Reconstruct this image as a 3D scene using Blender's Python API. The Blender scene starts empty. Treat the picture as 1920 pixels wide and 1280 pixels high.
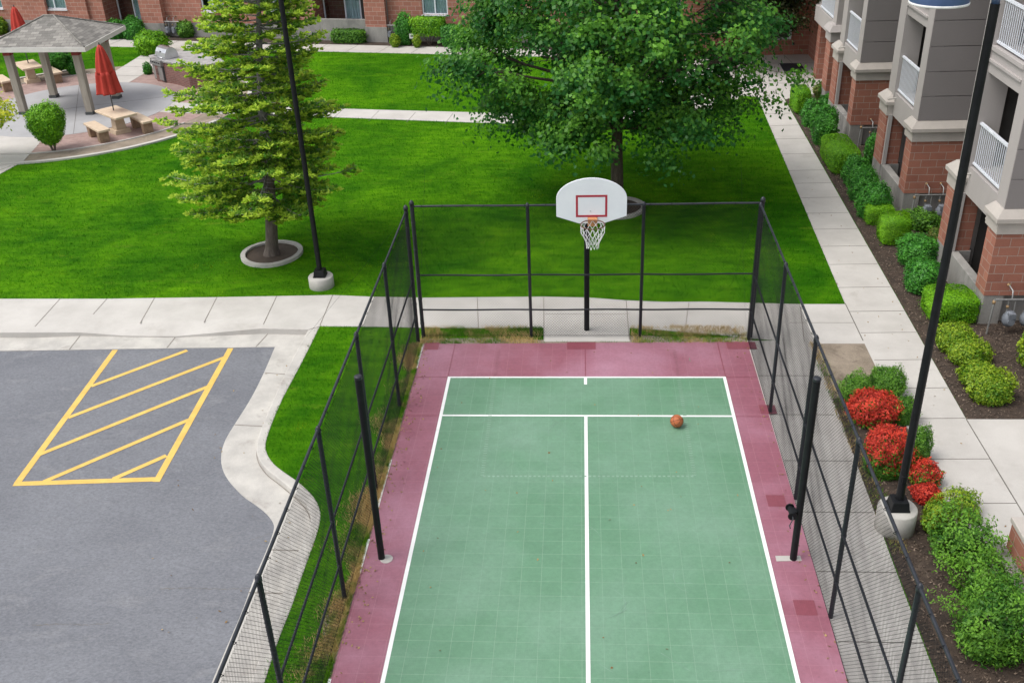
import bpy, bmesh, math, random
import numpy as np
from mathutils import Vector, geometry
random.seed(7); rng = np.random.default_rng(11)
S = bpy.context.scene; COL = S.collection
R = math.radians; PI = math.pi

# ------------------------------------------------------------------ camera (solved from the court, fence and posts)
PSI, TH, RO, FPX = 0.0796101, 0.5105737, -0.0413602, 1867.70
CAM = np.array([0, 0, 10.5])
fw = np.array([-math.sin(PSI)*math.cos(TH), math.cos(PSI)*math.cos(TH), -math.sin(TH)])
rt0 = np.array([math.cos(PSI), math.sin(PSI), 0]); up0 = np.cross(rt0, fw)
rt = rt0*math.cos(RO)+up0*math.sin(RO); up = -rt0*math.sin(RO)+up0*math.cos(RO)
def ray(px, py): return fw + rt*(px-960)/FPX + up*(640-py)/FPX
def G(px, py, z=0.0):
    d = ray(px, py); return CAM + d*((z-CAM[2])/d[2])
def VX(px, py, x):
    d = ray(px, py); return CAM + d*((x-CAM[0])/d[0])
def VY(px, py, y):
    d = ray(px, py); return CAM + d*((y-CAM[1])/d[1])
def PJ(P):
    d = np.asarray(P, float)-CAM; z = d@fw
    return 960+FPX*(d@rt)/z, 640-FPX*(d@up)/z
cd = bpy.data.cameras.new('camera'); cam = bpy.data.objects.new('camera', cd); COL.objects.link(cam)
from mathutils import Matrix
cam.matrix_world = Matrix(((rt[0], up[0], -fw[0], CAM[0]), (rt[1], up[1], -fw[1], CAM[1]), (rt[2], up[2], -fw[2], CAM[2]), (0, 0, 0, 1)))
cd.sensor_width = 36; cd.lens = FPX/1920*36; cd.clip_start = .1; cd.clip_end = 2000
S.camera = cam

# ------------------------------------------------------------------ materials
def nt(name):
    m = bpy.data.materials.new(name); m.use_nodes = True
    n = m.node_tree; b = n.nodes['Principled BSDF']
    return m, n, b
def lk(n, a, b): n.links.new(a, b)
def mixc(n, fac, a, b, mode='MIX'):
    x = n.nodes.new('ShaderNodeMix'); x.data_type = 'RGBA'; x.blend_type = mode
    for i, v in ((0, fac), (6, a), (7, b)):
        if hasattr(v, 'is_output'): lk(n, v, x.inputs[i])
        else: x.inputs[i].default_value = v if i == 0 else (*v, 1)
    return x.outputs[2]
def noise(n, vec, scale, detail=5, rough=.6, dist=0.0):
    x = n.nodes.new('ShaderNodeTexNoise'); x.inputs['Scale'].default_value = scale
    x.inputs['Detail'].default_value = detail; x.inputs['Roughness'].default_value = rough; x.inputs['Distortion'].default_value = dist
    if vec is not None: lk(n, vec, x.inputs['Vector'])
    return x.outputs[0]
def ramp(n, fac, a, b):
    x = n.nodes.new('ShaderNodeMapRange'); x.inputs[1].default_value = a; x.inputs[2].default_value = b
    lk(n, fac, x.inputs[0]); return x.outputs[0]
def coords(n, kind='Object', scale=None):
    t = n.nodes.new('ShaderNodeTexCoord'); o = t.outputs[kind]
    if scale:
        mp = n.nodes.new('ShaderNodeMapping'); mp.inputs['Scale'].default_value = scale; lk(n, o, mp.inputs[0]); o = mp.outputs[0]
    return o
def bump(n, b, h, strength, dist=.01):
    x = n.nodes.new('ShaderNodeBump'); x.inputs['Strength'].default_value = strength; x.inputs['Distance'].default_value = dist
    lk(n, h, x.inputs['Height']); lk(n, x.outputs[0], b.inputs['Normal'])
MATS = {}
def mat(name, c1, c2=None, rough=.8, scale=3.0, fine=60.0, fineamt=.12, bmp=.2, metal=0.0, sp=.5, stretch=None, stain=None, staincol=None, stainscale=.6):
    m, n, b = nt(name); v = coords(n, 'Object', stretch)
    c2 = c2 or tuple(x*.8 for x in c1)
    col = mixc(n, ramp(n, noise(n, v, scale), .35, .65), c1, c2)
    f = noise(n, v, fine, 4, .7)
    if stain:
        col = mixc(n, ramp(n, noise(n, v, stainscale, 7, .65, .4), stain, stain+.18), col, staincol)
    col = mixc(n, fineamt*2.2, col, mixc(n, ramp(n, f, .25, .75), (.35, .35, .35), (1, 1, 1)), 'MULTIPLY') if fineamt else col
    lk(n, col, b.inputs['Base Color']) if hasattr(col, 'is_output') else None
    b.inputs['Roughness'].default_value = rough; b.inputs['Metallic'].default_value = metal; b.inputs['Specular IOR Level'].default_value = sp
    if bmp: bump(n, b, f, bmp)
    MATS[name] = m; return m
def brickmat(name, c1, c2, mortar, w, h, ms, kind='UV', offset=.5, bmp=.5, rough=.85, grime=.5):
    m, n, b = nt(name); v = coords(n, kind)
    t = n.nodes.new('ShaderNodeTexBrick'); lk(n, v, t.inputs['Vector'])
    t.offset = offset; t.inputs['Scale'].default_value = 1; t.inputs['Brick Width'].default_value = w; t.inputs['Row Height'].default_value = h
    t.inputs['Mortar Size'].default_value = ms; t.inputs['Mortar Smooth'].default_value = .15; t.inputs['Bias'].default_value = 0
    t.inputs['Color1'].default_value = (*c1, 1); t.inputs['Color2'].default_value = (*c2, 1); t.inputs['Mortar'].default_value = (*mortar, 1)
    f = noise(n, v, 45, 5, .75); g = noise(n, v, 1.3, 6, .65)
    col = mixc(n, .35, t.outputs[0], mixc(n, ramp(n, f, .2, .8), (.4, .4, .4), (1.15, 1.15, 1.15)), 'MULTIPLY')
    col = mixc(n, grime, col, mixc(n, ramp(n, g, .3, .7), (.65, .62, .6), (1.1, 1.08, 1.05)), 'MULTIPLY')
    lk(n, col, b.inputs['Base Color']); b.inputs['Roughness'].default_value = rough
    mm = n.nodes.new('ShaderNodeMath'); mm.operation = 'SUBTRACT'; lk(n, f, mm.inputs[0]); lk(n, t.outputs['Fac'], mm.inputs[1])
    bump(n, b, mm.outputs[0], bmp, .008)
    MATS[name] = m; return m
def leafmat(name, dark, light, trans=.3, rough=.5, hue=None):
    m, n, b = nt(name)
    a = n.nodes.new('ShaderNodeAttribute'); a.attribute_name = 'tint'
    col = mixc(n, a.outputs['Fac'], dark, light)
    if hue:
        col = mixc(n, ramp(n, noise(n, coords(n), 2.2, 3), .62, .74), col, hue)
    lk(n, col, b.inputs['Base Color']); b.inputs['Roughness'].default_value = rough; b.inputs['Specular IOR Level'].default_value = .3
    tr = n.nodes.new('ShaderNodeBsdfTranslucent'); lk(n, col, tr.inputs[0])
    mx = n.nodes.new('ShaderNodeMixShader'); mx.inputs[0].default_value = trans
    lk(n, b.outputs[0], mx.inputs[1]); lk(n, tr.outputs[0], mx.inputs[2]); lk(n, mx.outputs[0], n.nodes['Material Output'].inputs[0])
    MATS[name] = m; return m

mat('concrete', (.56, .535, .50), (.475, .452, .42), .85, 1.1, 90, .10, .15, stain=.60, staincol=(.40, .37, .335), stainscale=.9)
mat('kerb_concrete', (.57, .545, .50), (.44, .42, .39), .85, 2.2, 80, .14, .2, stain=.58, staincol=(.33, .30, .27), stainscale=1.7)
mat('old_concrete', (.36, .345, .32), (.26, .25, .235), .9, 2.0, 50, .18, .3, stain=.52, staincol=(.15, .145, .14), stainscale=1.2, stretch=(1, 1, .35))
mat('patio_concrete', (.40, .40, .41), (.345, .345, .35), .75, .8, 60, .06, .1, stain=.6, staincol=(.30, .295, .29), stainscale=.4)
mat('joint_and_shade', (.29, .265, .235), None, .9, 8, 50, .1, 0)  # slab joints, and the painted shade line at the kerb foot
mat('joint_dark', (.17, .155, .135), None, .9, 8, 50, .1, 0)
mat('soil', (.13, .095, .07), (.085, .06, .045), .95, 2, 60, .3, .8)
mat('dry_soil', (.40, .33, .255), (.27, .22, .165), .95, 1.6, 45, .3, .8, stain=.55, staincol=(.17, .13, .10), stainscale=2.2)
mat('mulch', (.095, .065, .047), (.05, .035, .026), .95, 5, 70, .35, 1.0, stain=.6, staincol=(.16, .12, .09), stainscale=1.4)
mat('asphalt', (.222, .230, .254), (.180, .187, .210), .8, .5, 20, .34, .6, stain=.54, staincol=(.255, .26, .278), stainscale=1.0, stretch=(1, 1.6, 1))
mat('yellow_paint', (.80, .53, .13), (.70, .44, .10), .7, 4, 60, .14, .1, stain=.66, staincol=(.45, .33, .14), stainscale=6)
mat('white_paint', (.84, .85, .83), (.76, .77, .75), .5, 3, 60, .03, 0)
mat('faint_red', (.36, .16, .195), None, .7, 5, 60, .05, 0)
mat('scuff', (.205, .345, .255), None, .7, 5, 60, .05, 0)
mat('faint_paint', (.27, .41, .31), None, .7, 5, 60, .05, 0)
mat('black_metal', (.007, .0075, .009), (.011, .012, .014), .5, 8, 60, .05, 0, sp=.22)
mat('fence_black', (.013, .015, .021), (.020, .023, .031), .42, 10, 60, .05, 0, sp=.5)
mat('wire_black', (.009, .010, .014), None, .6, 8, 60, 0, 0, sp=.15)
mat('steel', (.62, .63, .65), (.5, .5, .52), .28, 4, 60, .03, 0, metal=.9)
mat('grey_steel', (.36, .36, .35), (.3, .3, .3), .45, 4, 60, .06, 0, metal=.6)
mat('meter_grey', (.20, .22, .25), (.15, .165, .19), .5, 8, 60, .1, .05)
mat('lamp_blue', (.075, .125, .25), (.055, .095, .20), .35, 3, 60, .05, 0)
mat('backboard_white', (.80, .82, .85), (.74, .76, .80), .4, 2, 60, .02, 0)
mat('red_paint', (.42, .02, .045), None, .5, 8, 60, .05, 0)
mat('bracket_orange', (.62, .30, .12), (.45, .18, .07), .6, 20, 60, .1, 0)
mat('rim_rust', (.17, .075, .045), (.10, .05, .035), .6, 20, 60, .1, 0)
mat('net_white', (.80, .80, .80), None, .8, 8, 60, 0, 0)
mat('stone_table', (.66, .53, .39), (.58, .45, .32), .85, 6, 120, .12, .2)
mat('stone_rough', (.42, .29, .19), (.30, .20, .13), .9, 7, 45, .3, 1.0)
mat('umbrella_red', (.47, .035, .02), (.40, .028, .016), .75, 6, 200, .06, .1)
mat('post_wood', (.40, .36, .30), (.30, .265, .22), .8, 3, 50, .12, .2, stretch=(6, 6, .6))
mat('fascia_white', (.66, .64, .60), (.58, .56, .53), .7, 4, 50, .05, 0)
mat('paint_band_red', (.24, .03, .025), None, .7, 6, 50, .05, 0)
mat('beige_wall', (.42, .388, .372), (.385, .355, .34), .85, .8, 120, .08, .12, stain=.60, staincol=(.34, .31, .295), stainscale=1.2, stretch=(1, 1, .3))
mat('taupe_siding', (.238, .218, .214), (.220, .202, .198), .8, .7, 120, .05, .1)
mat('stone_cap', (.47, .43, .39), (.41, .375, .34), .85, 2, 80, .08, .15)
mat('dark_room', (.05, .047, .044), None, .9, 3, 40, .05, 0)
mat('room_wall_shade', (.062, .057, .054), None, .9, 3, 40, .05, 0)
mat('white_metal', (.72, .75, .80), (.68, .71, .77), .4, 4, 50, .02, 0)
mat('curtain', (.66, .76, .77), (.56, .66, .67), .9, 4, 50, .05, 0)
mat('mat_black', (.014, .015, .024), (.02, .022, .032), .9, 12, 90, .2, .3)
mat('counter_grey', (.46, .45, .44), (.31, .30, .295), .6, 4, 90, .1, .1)
mat('slate_grey', (.085, .09, .09), (.06, .065, .066), .8, 4, 60, .15, .2)
mat('bark_fir', (.22, .18, .15), (.12, .095, .08), .95, 9, 30, .35, 1.0, stretch=(1, 1, .25))
mat('bark_pale', (.34, .32, .31), (.22, .20, .19), .95, 12, 30, .3, .8, stretch=(1, 1, 2.0))
mat('bark_maple', (.13, .10, .078), (.07, .053, .042), .95, 8, 28, .35, 1.0, stretch=(1, 1, .2))
mat('twig', (.20, .16, .125), (.13, .10, .08), .9, 9, 40, .2, 0)
mat('twig_grey', (.36, .34, .33), (.26, .24, .23), .9, 9, 40, .2, 0)
mat('ball_orange', (.50, .145, .05), (.43, .115, .04), .6, 10, 200, .1, .3)
mat('ball_seam', (.05, .018, .01), None, .6, 8, 50, 0, 0)
mat('sign_white', (.78, .78, .76), None, .6, 8, 50, 0, 0)
mat('copper_pipe', (.35, .22, .10), (.22, .15, .08), .6, 10, 50, .1, 0)
mat('pale_pipe', (.5, .48, .44), (.4, .37, .33), .6, 10, 50, .1, 0)
brickmat('block_red', (.42, .175, .12), (.33, .13, .09), (.42, .33, .28), .40, .20, .007, bmp=.35)
brickmat('block_far', (.45, .19, .14), (.35, .145, .105), (.55, .43, .37), .40, .20, .007, bmp=.35)
brickmat('pavers', (.44, .305, .275), (.34, .225, .205), (.37, .31, .28), .22, .11, .006, 'Object')
brickmat('island_brick', (.30, .14, .12), (.22, .105, .09), (.33, .28, .25), .22, .075, .006)

# shingles
m, n, b = nt('shingles'); v = coords(n, 'UV')
t = n.nodes.new('ShaderNodeTexBrick'); lk(n, v, t.inputs['Vector']); t.inputs['Scale'].default_value = 1; t.inputs['Brick Width'].default_value = .32
t.inputs['Row Height'].default_value = .14; t.inputs['Mortar Size'].default_value = .006; t.inputs['Bias'].default_value = -.1
t.inputs['Color1'].default_value = (.30, .285, .26, 1); t.inputs['Color2'].default_value = (.13, .125, .115, 1); t.inputs['Mortar'].default_value = (.11, .10, .09, 1)
col = mixc(n, .5, t.outputs[0], mixc(n, ramp(n, noise(n, v, 9, 6, .7), .3, .7), (.55, .53, .5), (1.1, 1.1, 1.1)), 'MULTIPLY')
lk(n, col, b.inputs['Base Color']); b.inputs['Roughness'].default_value = .9; MATS['shingles'] = m

# sport court tiles: 1 ft interlocking squares with pale joints, worn sheen
def courtmat(name, c1, c2, joint, worn):
    m, n, b = nt(name); v = coords(n)
    t = n.nodes.new('ShaderNodeTexBrick'); t.offset = 0; lk(n, v, t.inputs['Vector'])
    t.inputs['Scale'].default_value = 1; t.inputs['Brick Width'].default_value = .305; t.inputs['Row Height'].default_value = .305
    t.inputs['Mortar Size'].default_value = .0035; t.inputs['Mortar Smooth'].default_value = .6; t.inputs['Bias'].default_value = 0
    t.inputs['Color1'].default_value = (*c1, 1); t.inputs['Color2'].default_value = (*c2, 1); t.inputs['Mortar'].default_value = (*joint, 1)
    # the fine ribbed top of each tile
    g = n.nodes.new('ShaderNodeTexBrick'); g.offset = 0; lk(n, v, g.inputs['Vector']); g.inputs['Scale'].default_value = 1
    g.inputs['Brick Width'].default_value = .0305; g.inputs['Row Height'].default_value = .0305; g.inputs['Mortar Size'].default_value = .005; g.inputs['Mortar Smooth'].default_value = .5
    big = noise(n, v, .45, 6, .62, .3); mid = noise(n, v, 2.6, 6, .7); fine = noise(n, v, 17, 6, .8)
    col = mixc(n, ramp(n, big, .40, .72), t.outputs[0], worn)
    col = mixc(n, .45, col, mixc(n, ramp(n, mid, .28, .72), (.86, .86, .86), (1.08, 1.08, 1.08)), 'MULTIPLY')
    col = mixc(n, .5, col, mixc(n, ramp(n, fine, .25, .75), (.62, .62, .62), (1.22, 1.22, 1.22)), 'MULTIPLY')
    spk = noise(n, v, 11, 5, .8)
    col = mixc(n, ramp(n, spk, .68, .74), col, tuple(x*.45 for x in c1))
    lk(n, col, b.inputs['Base Color'])
    rr = n.nodes.new('ShaderNodeMapRange'); rr.inputs[1].default_value = .3; rr.inputs[2].default_value = .7; rr.inputs[3].default_value = .34; rr.inputs[4].default_value = .58
    lk(n, big, rr.inputs[0]); lk(n, rr.outputs[0], b.inputs['Roughness']); b.inputs['Specular IOR Level'].default_value = .65
    s = n.nodes.new('ShaderNodeMath'); s.operation = 'ADD'; lk(n, g.outputs['Fac'], s.inputs[0]); lk(n, t.outputs['Fac'], s.inputs[1])
    bump(n, b, s.outputs[0], .18, -.004)
    MATS[name] = m
courtmat('court_green', (.120, .262, .155), (.109, .243, .142), (.235, .37, .262), (.172, .305, .215))
courtmat('court_red', (.288, .104, .142), (.270, .096, .132), (.38, .18, .215), (.40, .20, .27))
courtmat('court_new_red', (.232, .062, .085), (.222, .058, .080), (.28, .085, .11), (.25, .065, .09))

# lawn
m, n, b = nt('lawn_ground'); v = coords(n)
big = noise(n, v, .30, 6, .66, .6); mid = noise(n, coords(n, 'Object', (1.0, 2.4, 1)), 1.1, 6, .7); fin = noise(n, v, 42, 5, .8)
col = mixc(n, ramp(n, big, .35, .66), (.032, .14, .004), (.105, .29, .005))
col = mixc(n, ramp(n, mid, .58, .80), col, (.14, .235, .02))
col = mixc(n, .75, col, mixc(n, ramp(n, fin, .25, .75), (.35, .38, .35), (1.35, 1.3, 1.25)), 'MULTIPLY')
col = mixc(n, .8, col, mixc(n, ramp(n, noise(n, coords(n, 'Object', (.55, 1.5, 1)), 2.1, 6, .72), .34, .66), (.40, .58, .60), (1.3, 1.2, 1.1)), 'MULTIPLY')
lk(n, col, b.inputs['Base Color']); b.inputs['Roughness'].default_value = .95; b.inputs['Specular IOR Level'].default_value = .04
bump(n, b, fin, .9, .03); MATS['lawn_ground'] = m
def blademat(name, a, bcol, dry, lo, hi):
    m, n, b = nt(name); v = coords(n); at = n.nodes.new('ShaderNodeAttribute'); at.attribute_name = 'tint'
    c = mixc(n, at.outputs['Fac'], a, bcol)
    c = mixc(n, ramp(n, noise(n, v, .30, 6, .66, .6), .36, .64), mixc(n, .85, c, (.34, .60, .62), 'MULTIPLY'), c)
    c = mixc(n, .8, c, mixc(n, ramp(n, noise(n, coords(n, 'Object', (.55, 1.5, 1)), 2.1, 6, .72), .34, .66), (.40, .58, .60), (1.3, 1.2, 1.1)), 'MULTIPLY')
    c = mixc(n, ramp(n, noise(n, v, 1.0, 6, .7), lo, hi), c, dry)
    lk(n, c, b.inputs['Base Color']); b.inputs['Roughness'].default_value = .7; b.inputs['Specular IOR Level'].default_value = .06
    tr = n.nodes.new('ShaderNodeBsdfTranslucent'); lk(n, c, tr.inputs[0]); mx = n.nodes.new('ShaderNodeMixShader'); mx.inputs[0].default_value = .3
    lk(n, b.outputs[0], mx.inputs[1]); lk(n, tr.outputs[0], mx.inputs[2]); lk(n, mx.outputs[0], n.nodes['Material Output'].inputs[0]); MATS[name] = m
blademat('grass_blade', (.034, .175, .003), (.130, .42, .006), (.30, .42, .015), .56, .74)
blademat('edge_blade', (.075, .25, .012), (.24, .42, .03), (.60, .45, .20), .42, .54)
leafmat('fir_leaf', (.085, .26, .03), (.55, .72, .075), .38, .5, hue=(.20, .17, .05))
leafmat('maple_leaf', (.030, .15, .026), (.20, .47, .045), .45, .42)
leafmat('dark_leaf', (.018, .045, .012), (.085, .085, .028), .25, .45, hue=(.075, .035, .03))
leafmat('hedge_leaf', (.065, .24, .008), (.25, .54, .012), .25, .5)
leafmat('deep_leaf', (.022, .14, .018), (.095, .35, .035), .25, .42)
leafmat('yellow_leaf', (.07, .20, .010), (.36, .48, .03), .3, .5)
leafmat('mid_leaf', (.026, .115, .012), (.17, .38, .035), .28, .5)
leafmat('red_leaf', (.26, .014, .014), (.82, .085, .045), .3, .5)
leafmat('spire_leaf', (.06, .22, .02), (.22, .20, .05), .3, .5)
leafmat('litter', (.16, .09, .04), (.42, .30, .13), .1, .8)
leafmat('gold_leaf', (.30, .42, .02), (.62, .60, .03), .3, .5)
# window glass: mirrors the sky and shows what is behind
m, n, b = nt('glass'); gl = n.nodes.new('ShaderNodeBsdfGlossy'); gl.inputs['Roughness'].default_value = .03; gl.inputs[0].default_value = (.8, .85, .9, 1)
tp = n.nodes.new('ShaderNodeBsdfTransparent'); tp.inputs[0].default_value = (.86, .90, .91, 1); fr = n.nodes.new('ShaderNodeFresnel'); fr.inputs[0].default_value = 1.3
mx = n.nodes.new('ShaderNodeMixShader'); lk(n, fr.outputs[0], mx.inputs[0]); lk(n, tp.outputs[0], mx.inputs[1]); lk(n, gl.outputs[0], mx.inputs[2])
lk(n, mx.outputs[0], n.nodes['Material Output'].inputs[0]); MATS['glass'] = m

# ------------------------------------------------------------------ object helpers
def tag(o, label=None, cat=None, group=None, kind=None):
    if label: o['label'] = label
    if cat: o['category'] = cat
    if group: o['group'] = group
    if kind: o['kind'] = kind
    return o
def thing(name, label, cat, loc, group=None, rz=0):
    o = bpy.data.objects.new(name, None); COL.objects.link(o); o.location = loc; o.rotation_euler = (0, 0, rz)
    o.empty_display_size = .2
    return tag(o, label, cat, group)
def fast_mesh(name, V, F, mats, parent=None, tint=None, smooth=False, mi=None):
    """V (n,3) world coords, F (m,k) all the same k"""
    V = np.asarray(V, np.float32); F = np.asarray(F, np.int32); k = F.shape[1]
    me = bpy.data.meshes.new(name); me.vertices.add(len(V)); me.loops.add(F.size); me.polygons.add(len(F))
    off = np.zeros(3)
    p = parent
    while p is not None: off += np.array(p.location); p = p.parent
    me.vertices.foreach_set('co', (V-off).astype(np.float32).ravel())
    me.loops.foreach_set('vertex_index', F.ravel()); me.polygons.foreach_set('loop_start', np.arange(len(F), dtype=np.int32)*k)
    me.polygons.foreach_set('loop_total', np.full(len(F), k, np.int32))
    if smooth: me.polygons.foreach_set('use_smooth', np.ones(len(F), bool))
    if mi is not None: me.polygons.foreach_set('material_index', np.asarray(mi, np.int32))
    if tint is not None:
        a = me.attributes.new('tint', 'FLOAT', 'FACE'); a.data.foreach_set('value', np.asarray(tint, np.float32))
    me.update(calc_edges=True)
    for x in ([mats] if isinstance(mats, str) else mats): me.materials.append(MATS[x])
    o = bpy.data.objects.new(name, me); COL.objects.link(o)
    if parent: o.parent = parent
    return o
class MB:
    def __init__(s): s.v = []; s.f = []; s.m = []; s.M = None; s.sm = []
    def add(s, vs, fs, m=0, sm=False):
        b = len(s.v)
        for q in vs: s.v.append(tuple(s.M(q)) if s.M else tuple(q))
        for f in fs: s.f.append([b+i for i in f]); s.m.append(m); s.sm.append(sm)
        return s
    def box(s, x0, x1, y0, y1, z0, z1, m=0):
        vs = [(x0, y0, z0), (x1, y0, z0), (x1, y1, z0), (x0, y1, z0), (x0, y0, z1), (x1, y0, z1), (x1, y1, z1), (x0, y1, z1)]
        return s.add(vs, [(3, 2, 1, 0), (4, 5, 6, 7), (0, 1, 5, 4), (1, 2, 6, 5), (2, 3, 7, 6), (3, 0, 4, 7)], m)
    def frus(s, x0, x1, y0, y1, z0, z1, i0, i1=None, m=0):      # box whose top is drawn in by i0 (x) / i1 (y)
        i1 = i0 if i1 is None else i1
        vs = [(x0, y0, z0), (x1, y0, z0), (x1, y1, z0), (x0, y1, z0), (x0+i0, y0+i1, z1), (x1-i0, y0+i1, z1), (x1-i0, y1-i1, z1), (x0+i0, y1-i1, z1)]
        return s.add(vs, [(3, 2, 1, 0), (4, 5, 6, 7), (0, 1, 5, 4), (1, 2, 6, 5), (2, 3, 7, 6), (3, 0, 4, 7)], m)
    def prism(s, poly, z0, z1, m=0, side=True):
        n = len(poly); z1l = z1 if hasattr(z1, '__len__') else [z1]*n
        tri = geometry.tessellate_polygon([[Vector((q[0], q[1], 0)) for q in poly]])
        vs = [(q[0], q[1], z0) for q in poly]+[(q[0], q[1], z) for q, z in zip(poly, z1l)]
        area = sum(poly[i][0]*poly[(i+1) % n][1]-poly[(i+1) % n][0]*poly[i][1] for i in range(n))
        fs = []
        for t in tri:
            a = [poly[i] for i in t]; cr = (a[1][0]-a[0][0])*(a[2][1]-a[0][1])-(a[2][0]-a[0][0])*(a[1][1]-a[0][1])
            t = t if cr > 0 else t[::-1]; fs.append([n+i for i in t])
        if side:
            for i in range(n):
                j = (i+1) % n; fs.append((i, j, n+j, n+i) if area > 0 else (j, i, n+i, n+j))
        return s.add(vs, fs, m)
    def ring(s, p, d, r, n):
        d = Vector(d).normalized(); a = d.orthogonal().normalized() if abs(d.z) < .99 else Vector((1, 0, 0)); a = (a-d*a.dot(d)).normalized(); b = d.cross(a)
        return [tuple(Vector(p)+a*(math.cos(2*PI*i/n)*r)+b*(math.sin(2*PI*i/n)*r)) for i in range(n)]
    def tube(s, pts, rs, n=8, m=0, caps=True, sm=True):
        if not hasattr(rs, '__len__'): rs = [rs]*len(pts)
        vs = []; fs = []
        P = [Vector(p) for p in pts]; prev = None
        for i, p in enumerate(P):
            d = (P[min(i+1, len(P)-1)]-P[max(i-1, 0)]).normalized()
            if prev is None: a = Vector((1, 0, 0)) if abs(d.x) < .9 else Vector((0, 1, 0))
            else: a = prev
            a = (a-d*a.dot(d)).normalized(); prev = a; b = d.cross(a)
            vs += [tuple(p+a*(math.cos(2*PI*k/n)*rs[i])+b*(math.sin(2*PI*k/n)*rs[i])) for k in range(n)]
        for i in range(len(P)-1):
            for k in range(n):
                j = (k+1) % n; fs.append((i*n+k, i*n+j, (i+1)*n+j, (i+1)*n+k))
        s.add(vs, fs, m, sm)
        if caps:
            s.add(vs[:n], [tuple(range(n))[::-1]], m); s.add(vs[-n:], [tuple(range(n))], m)
        return s
    def cyl(s, c, r, z0, z1, n=20, m=0, r1=None, sm=True):
        return s.tube([(c[0], c[1], z0), (c[0], c[1], z1)], [r, r if r1 is None else r1], n, m, sm=sm)
    def lathe(s, c, prof, n=24, m=0, sm=True, fn=None):
        vs = []; fs = []
        for i, (r, z) in enumerate(prof):
            for k in range(n):
                a = 2*PI*k/n; q = r*(fn(a, i) if fn else 1); vs.append((c[0]+math.cos(a)*q, c[1]+math.sin(a)*q, c[2]+z))
        for i in range(len(prof)-1):
            for k in range(n):
                j = (k+1) % n; fs.append((i*n+k, i*n+j, (i+1)*n+j, (i+1)*n+k))
        fs.append(tuple(range((len(prof)-1)*n, len(prof)*n))); fs.append(tuple(range(n))[::-1])
        return s.add(vs, fs, m, sm)
    def build(s, name, mats, parent=None, bevel=0):
        off = Vector((0, 0, 0)); p = parent
        while p is not None: off += p.location; p = p.parent
        me = bpy.data.meshes.new(name)
        me.from_pydata([tuple(Vector(q)-off) for q in s.v], [], s.f); me.update()
        me.polygons.foreach_set('material_index', s.m); me.polygons.foreach_set('use_smooth', s.sm)
        uv = me.uv_layers.new(name='UVMap'); C = s.uvf if hasattr(s, 'uvf') else (lambda q: q)
        for pl in me.polygons:
            nn = pl.normal
            for li in pl.loop_indices:
                q = Vector(s.v[me.loops[li].vertex_index]); q = C(q)
                if abs(nn.z) > .7: w = (q[0], q[1])
                elif abs(nn.x) > abs(nn.y): w = (q[1], q[2])
                else: w = (q[0], q[2])
                uv.data[li].uv = w
        for x in ([mats] if isinstance(mats, str) else mats): me.materials.append(MATS[x])
        o = bpy.data.objects.new(name, me); COL.objects.link(o)
        if parent: o.parent = parent
        if bevel:
            bv = o.modifiers.new('bevel', 'BEVEL'); bv.width = bevel; bv.segments = 2; bv.limit_method = 'ANGLE'; bv.angle_limit = R(40)
        return o
def rotframe(o, ang):      # local frame -> world: turned by ang about z, origin o
    c, s = math.cos(ang), math.sin(ang)
    return lambda q: (o[0]+c*q[0]-s*q[1], o[1]+s*q[0]+c*q[1], (o[2] if len(o) > 2 else 0)+q[2])
def struct(o): o['kind'] = 'structure'; return o
def copy_tree(o, parent=None):
    c = o.copy(); COL.objects.link(c)
    if parent: c.parent = parent
    for ch in list(o.children): copy_tree(ch, c)
    return c
def inside(poly, X, Y):
    poly = np.asarray(poly, float)[:, :2]; r = np.zeros(len(X), bool); n = len(poly)
    for i in range(n):
        x0, y0 = poly[i]; x1, y1 = poly[(i+1) % n]
        c = ((y0 > Y) != (y1 > Y)) & (X < (x1-x0)*(Y-y0)/((y1-y0) if y1 != y0 else 1e-9)+x0); r ^= c
    return r
def leaves(C, N, L, W, tint, jit=.35):
    """diamond leaves at C facing N; returns V,F,tint"""
    n = len(C); L = np.broadcast_to(L, n)[:, None]*(1+rng.uniform(-jit, jit, (n, 1))); W = np.broadcast_to(W, n)[:, None]*(1+rng.uniform(-jit, jit, (n, 1)))
    N = N/np.maximum(np.linalg.norm(N, axis=1, keepdims=True), 1e-6)
    T = rng.normal(size=(n, 3)); T -= N*(T*N).sum(1, keepdims=True); T /= np.maximum(np.linalg.norm(T, axis=1, keepdims=True), 1e-6)
    B = np.cross(N, T)
    V = np.stack([C-T*L*.5, C+B*W*.5-N*W*.12, C+T*L*.5, C-B*W*.5-N*W*.12], 1).reshape(-1, 3)
    F = np.arange(4*n).reshape(n, 4)
    return V, F, tint
# ------------------------------------------------------------------ ground, lawn, paving
def P2(pts, z=0.0): return [tuple(G(x, y, z)[:2]) for x, y in pts]
ZA, ZG = -.13, -.118
struct(MB().prism([(-400, -300), (400, -300), (400, 500), (-400, 500)], -.3, -.22, side=False).build('ground', 'soil'))

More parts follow.
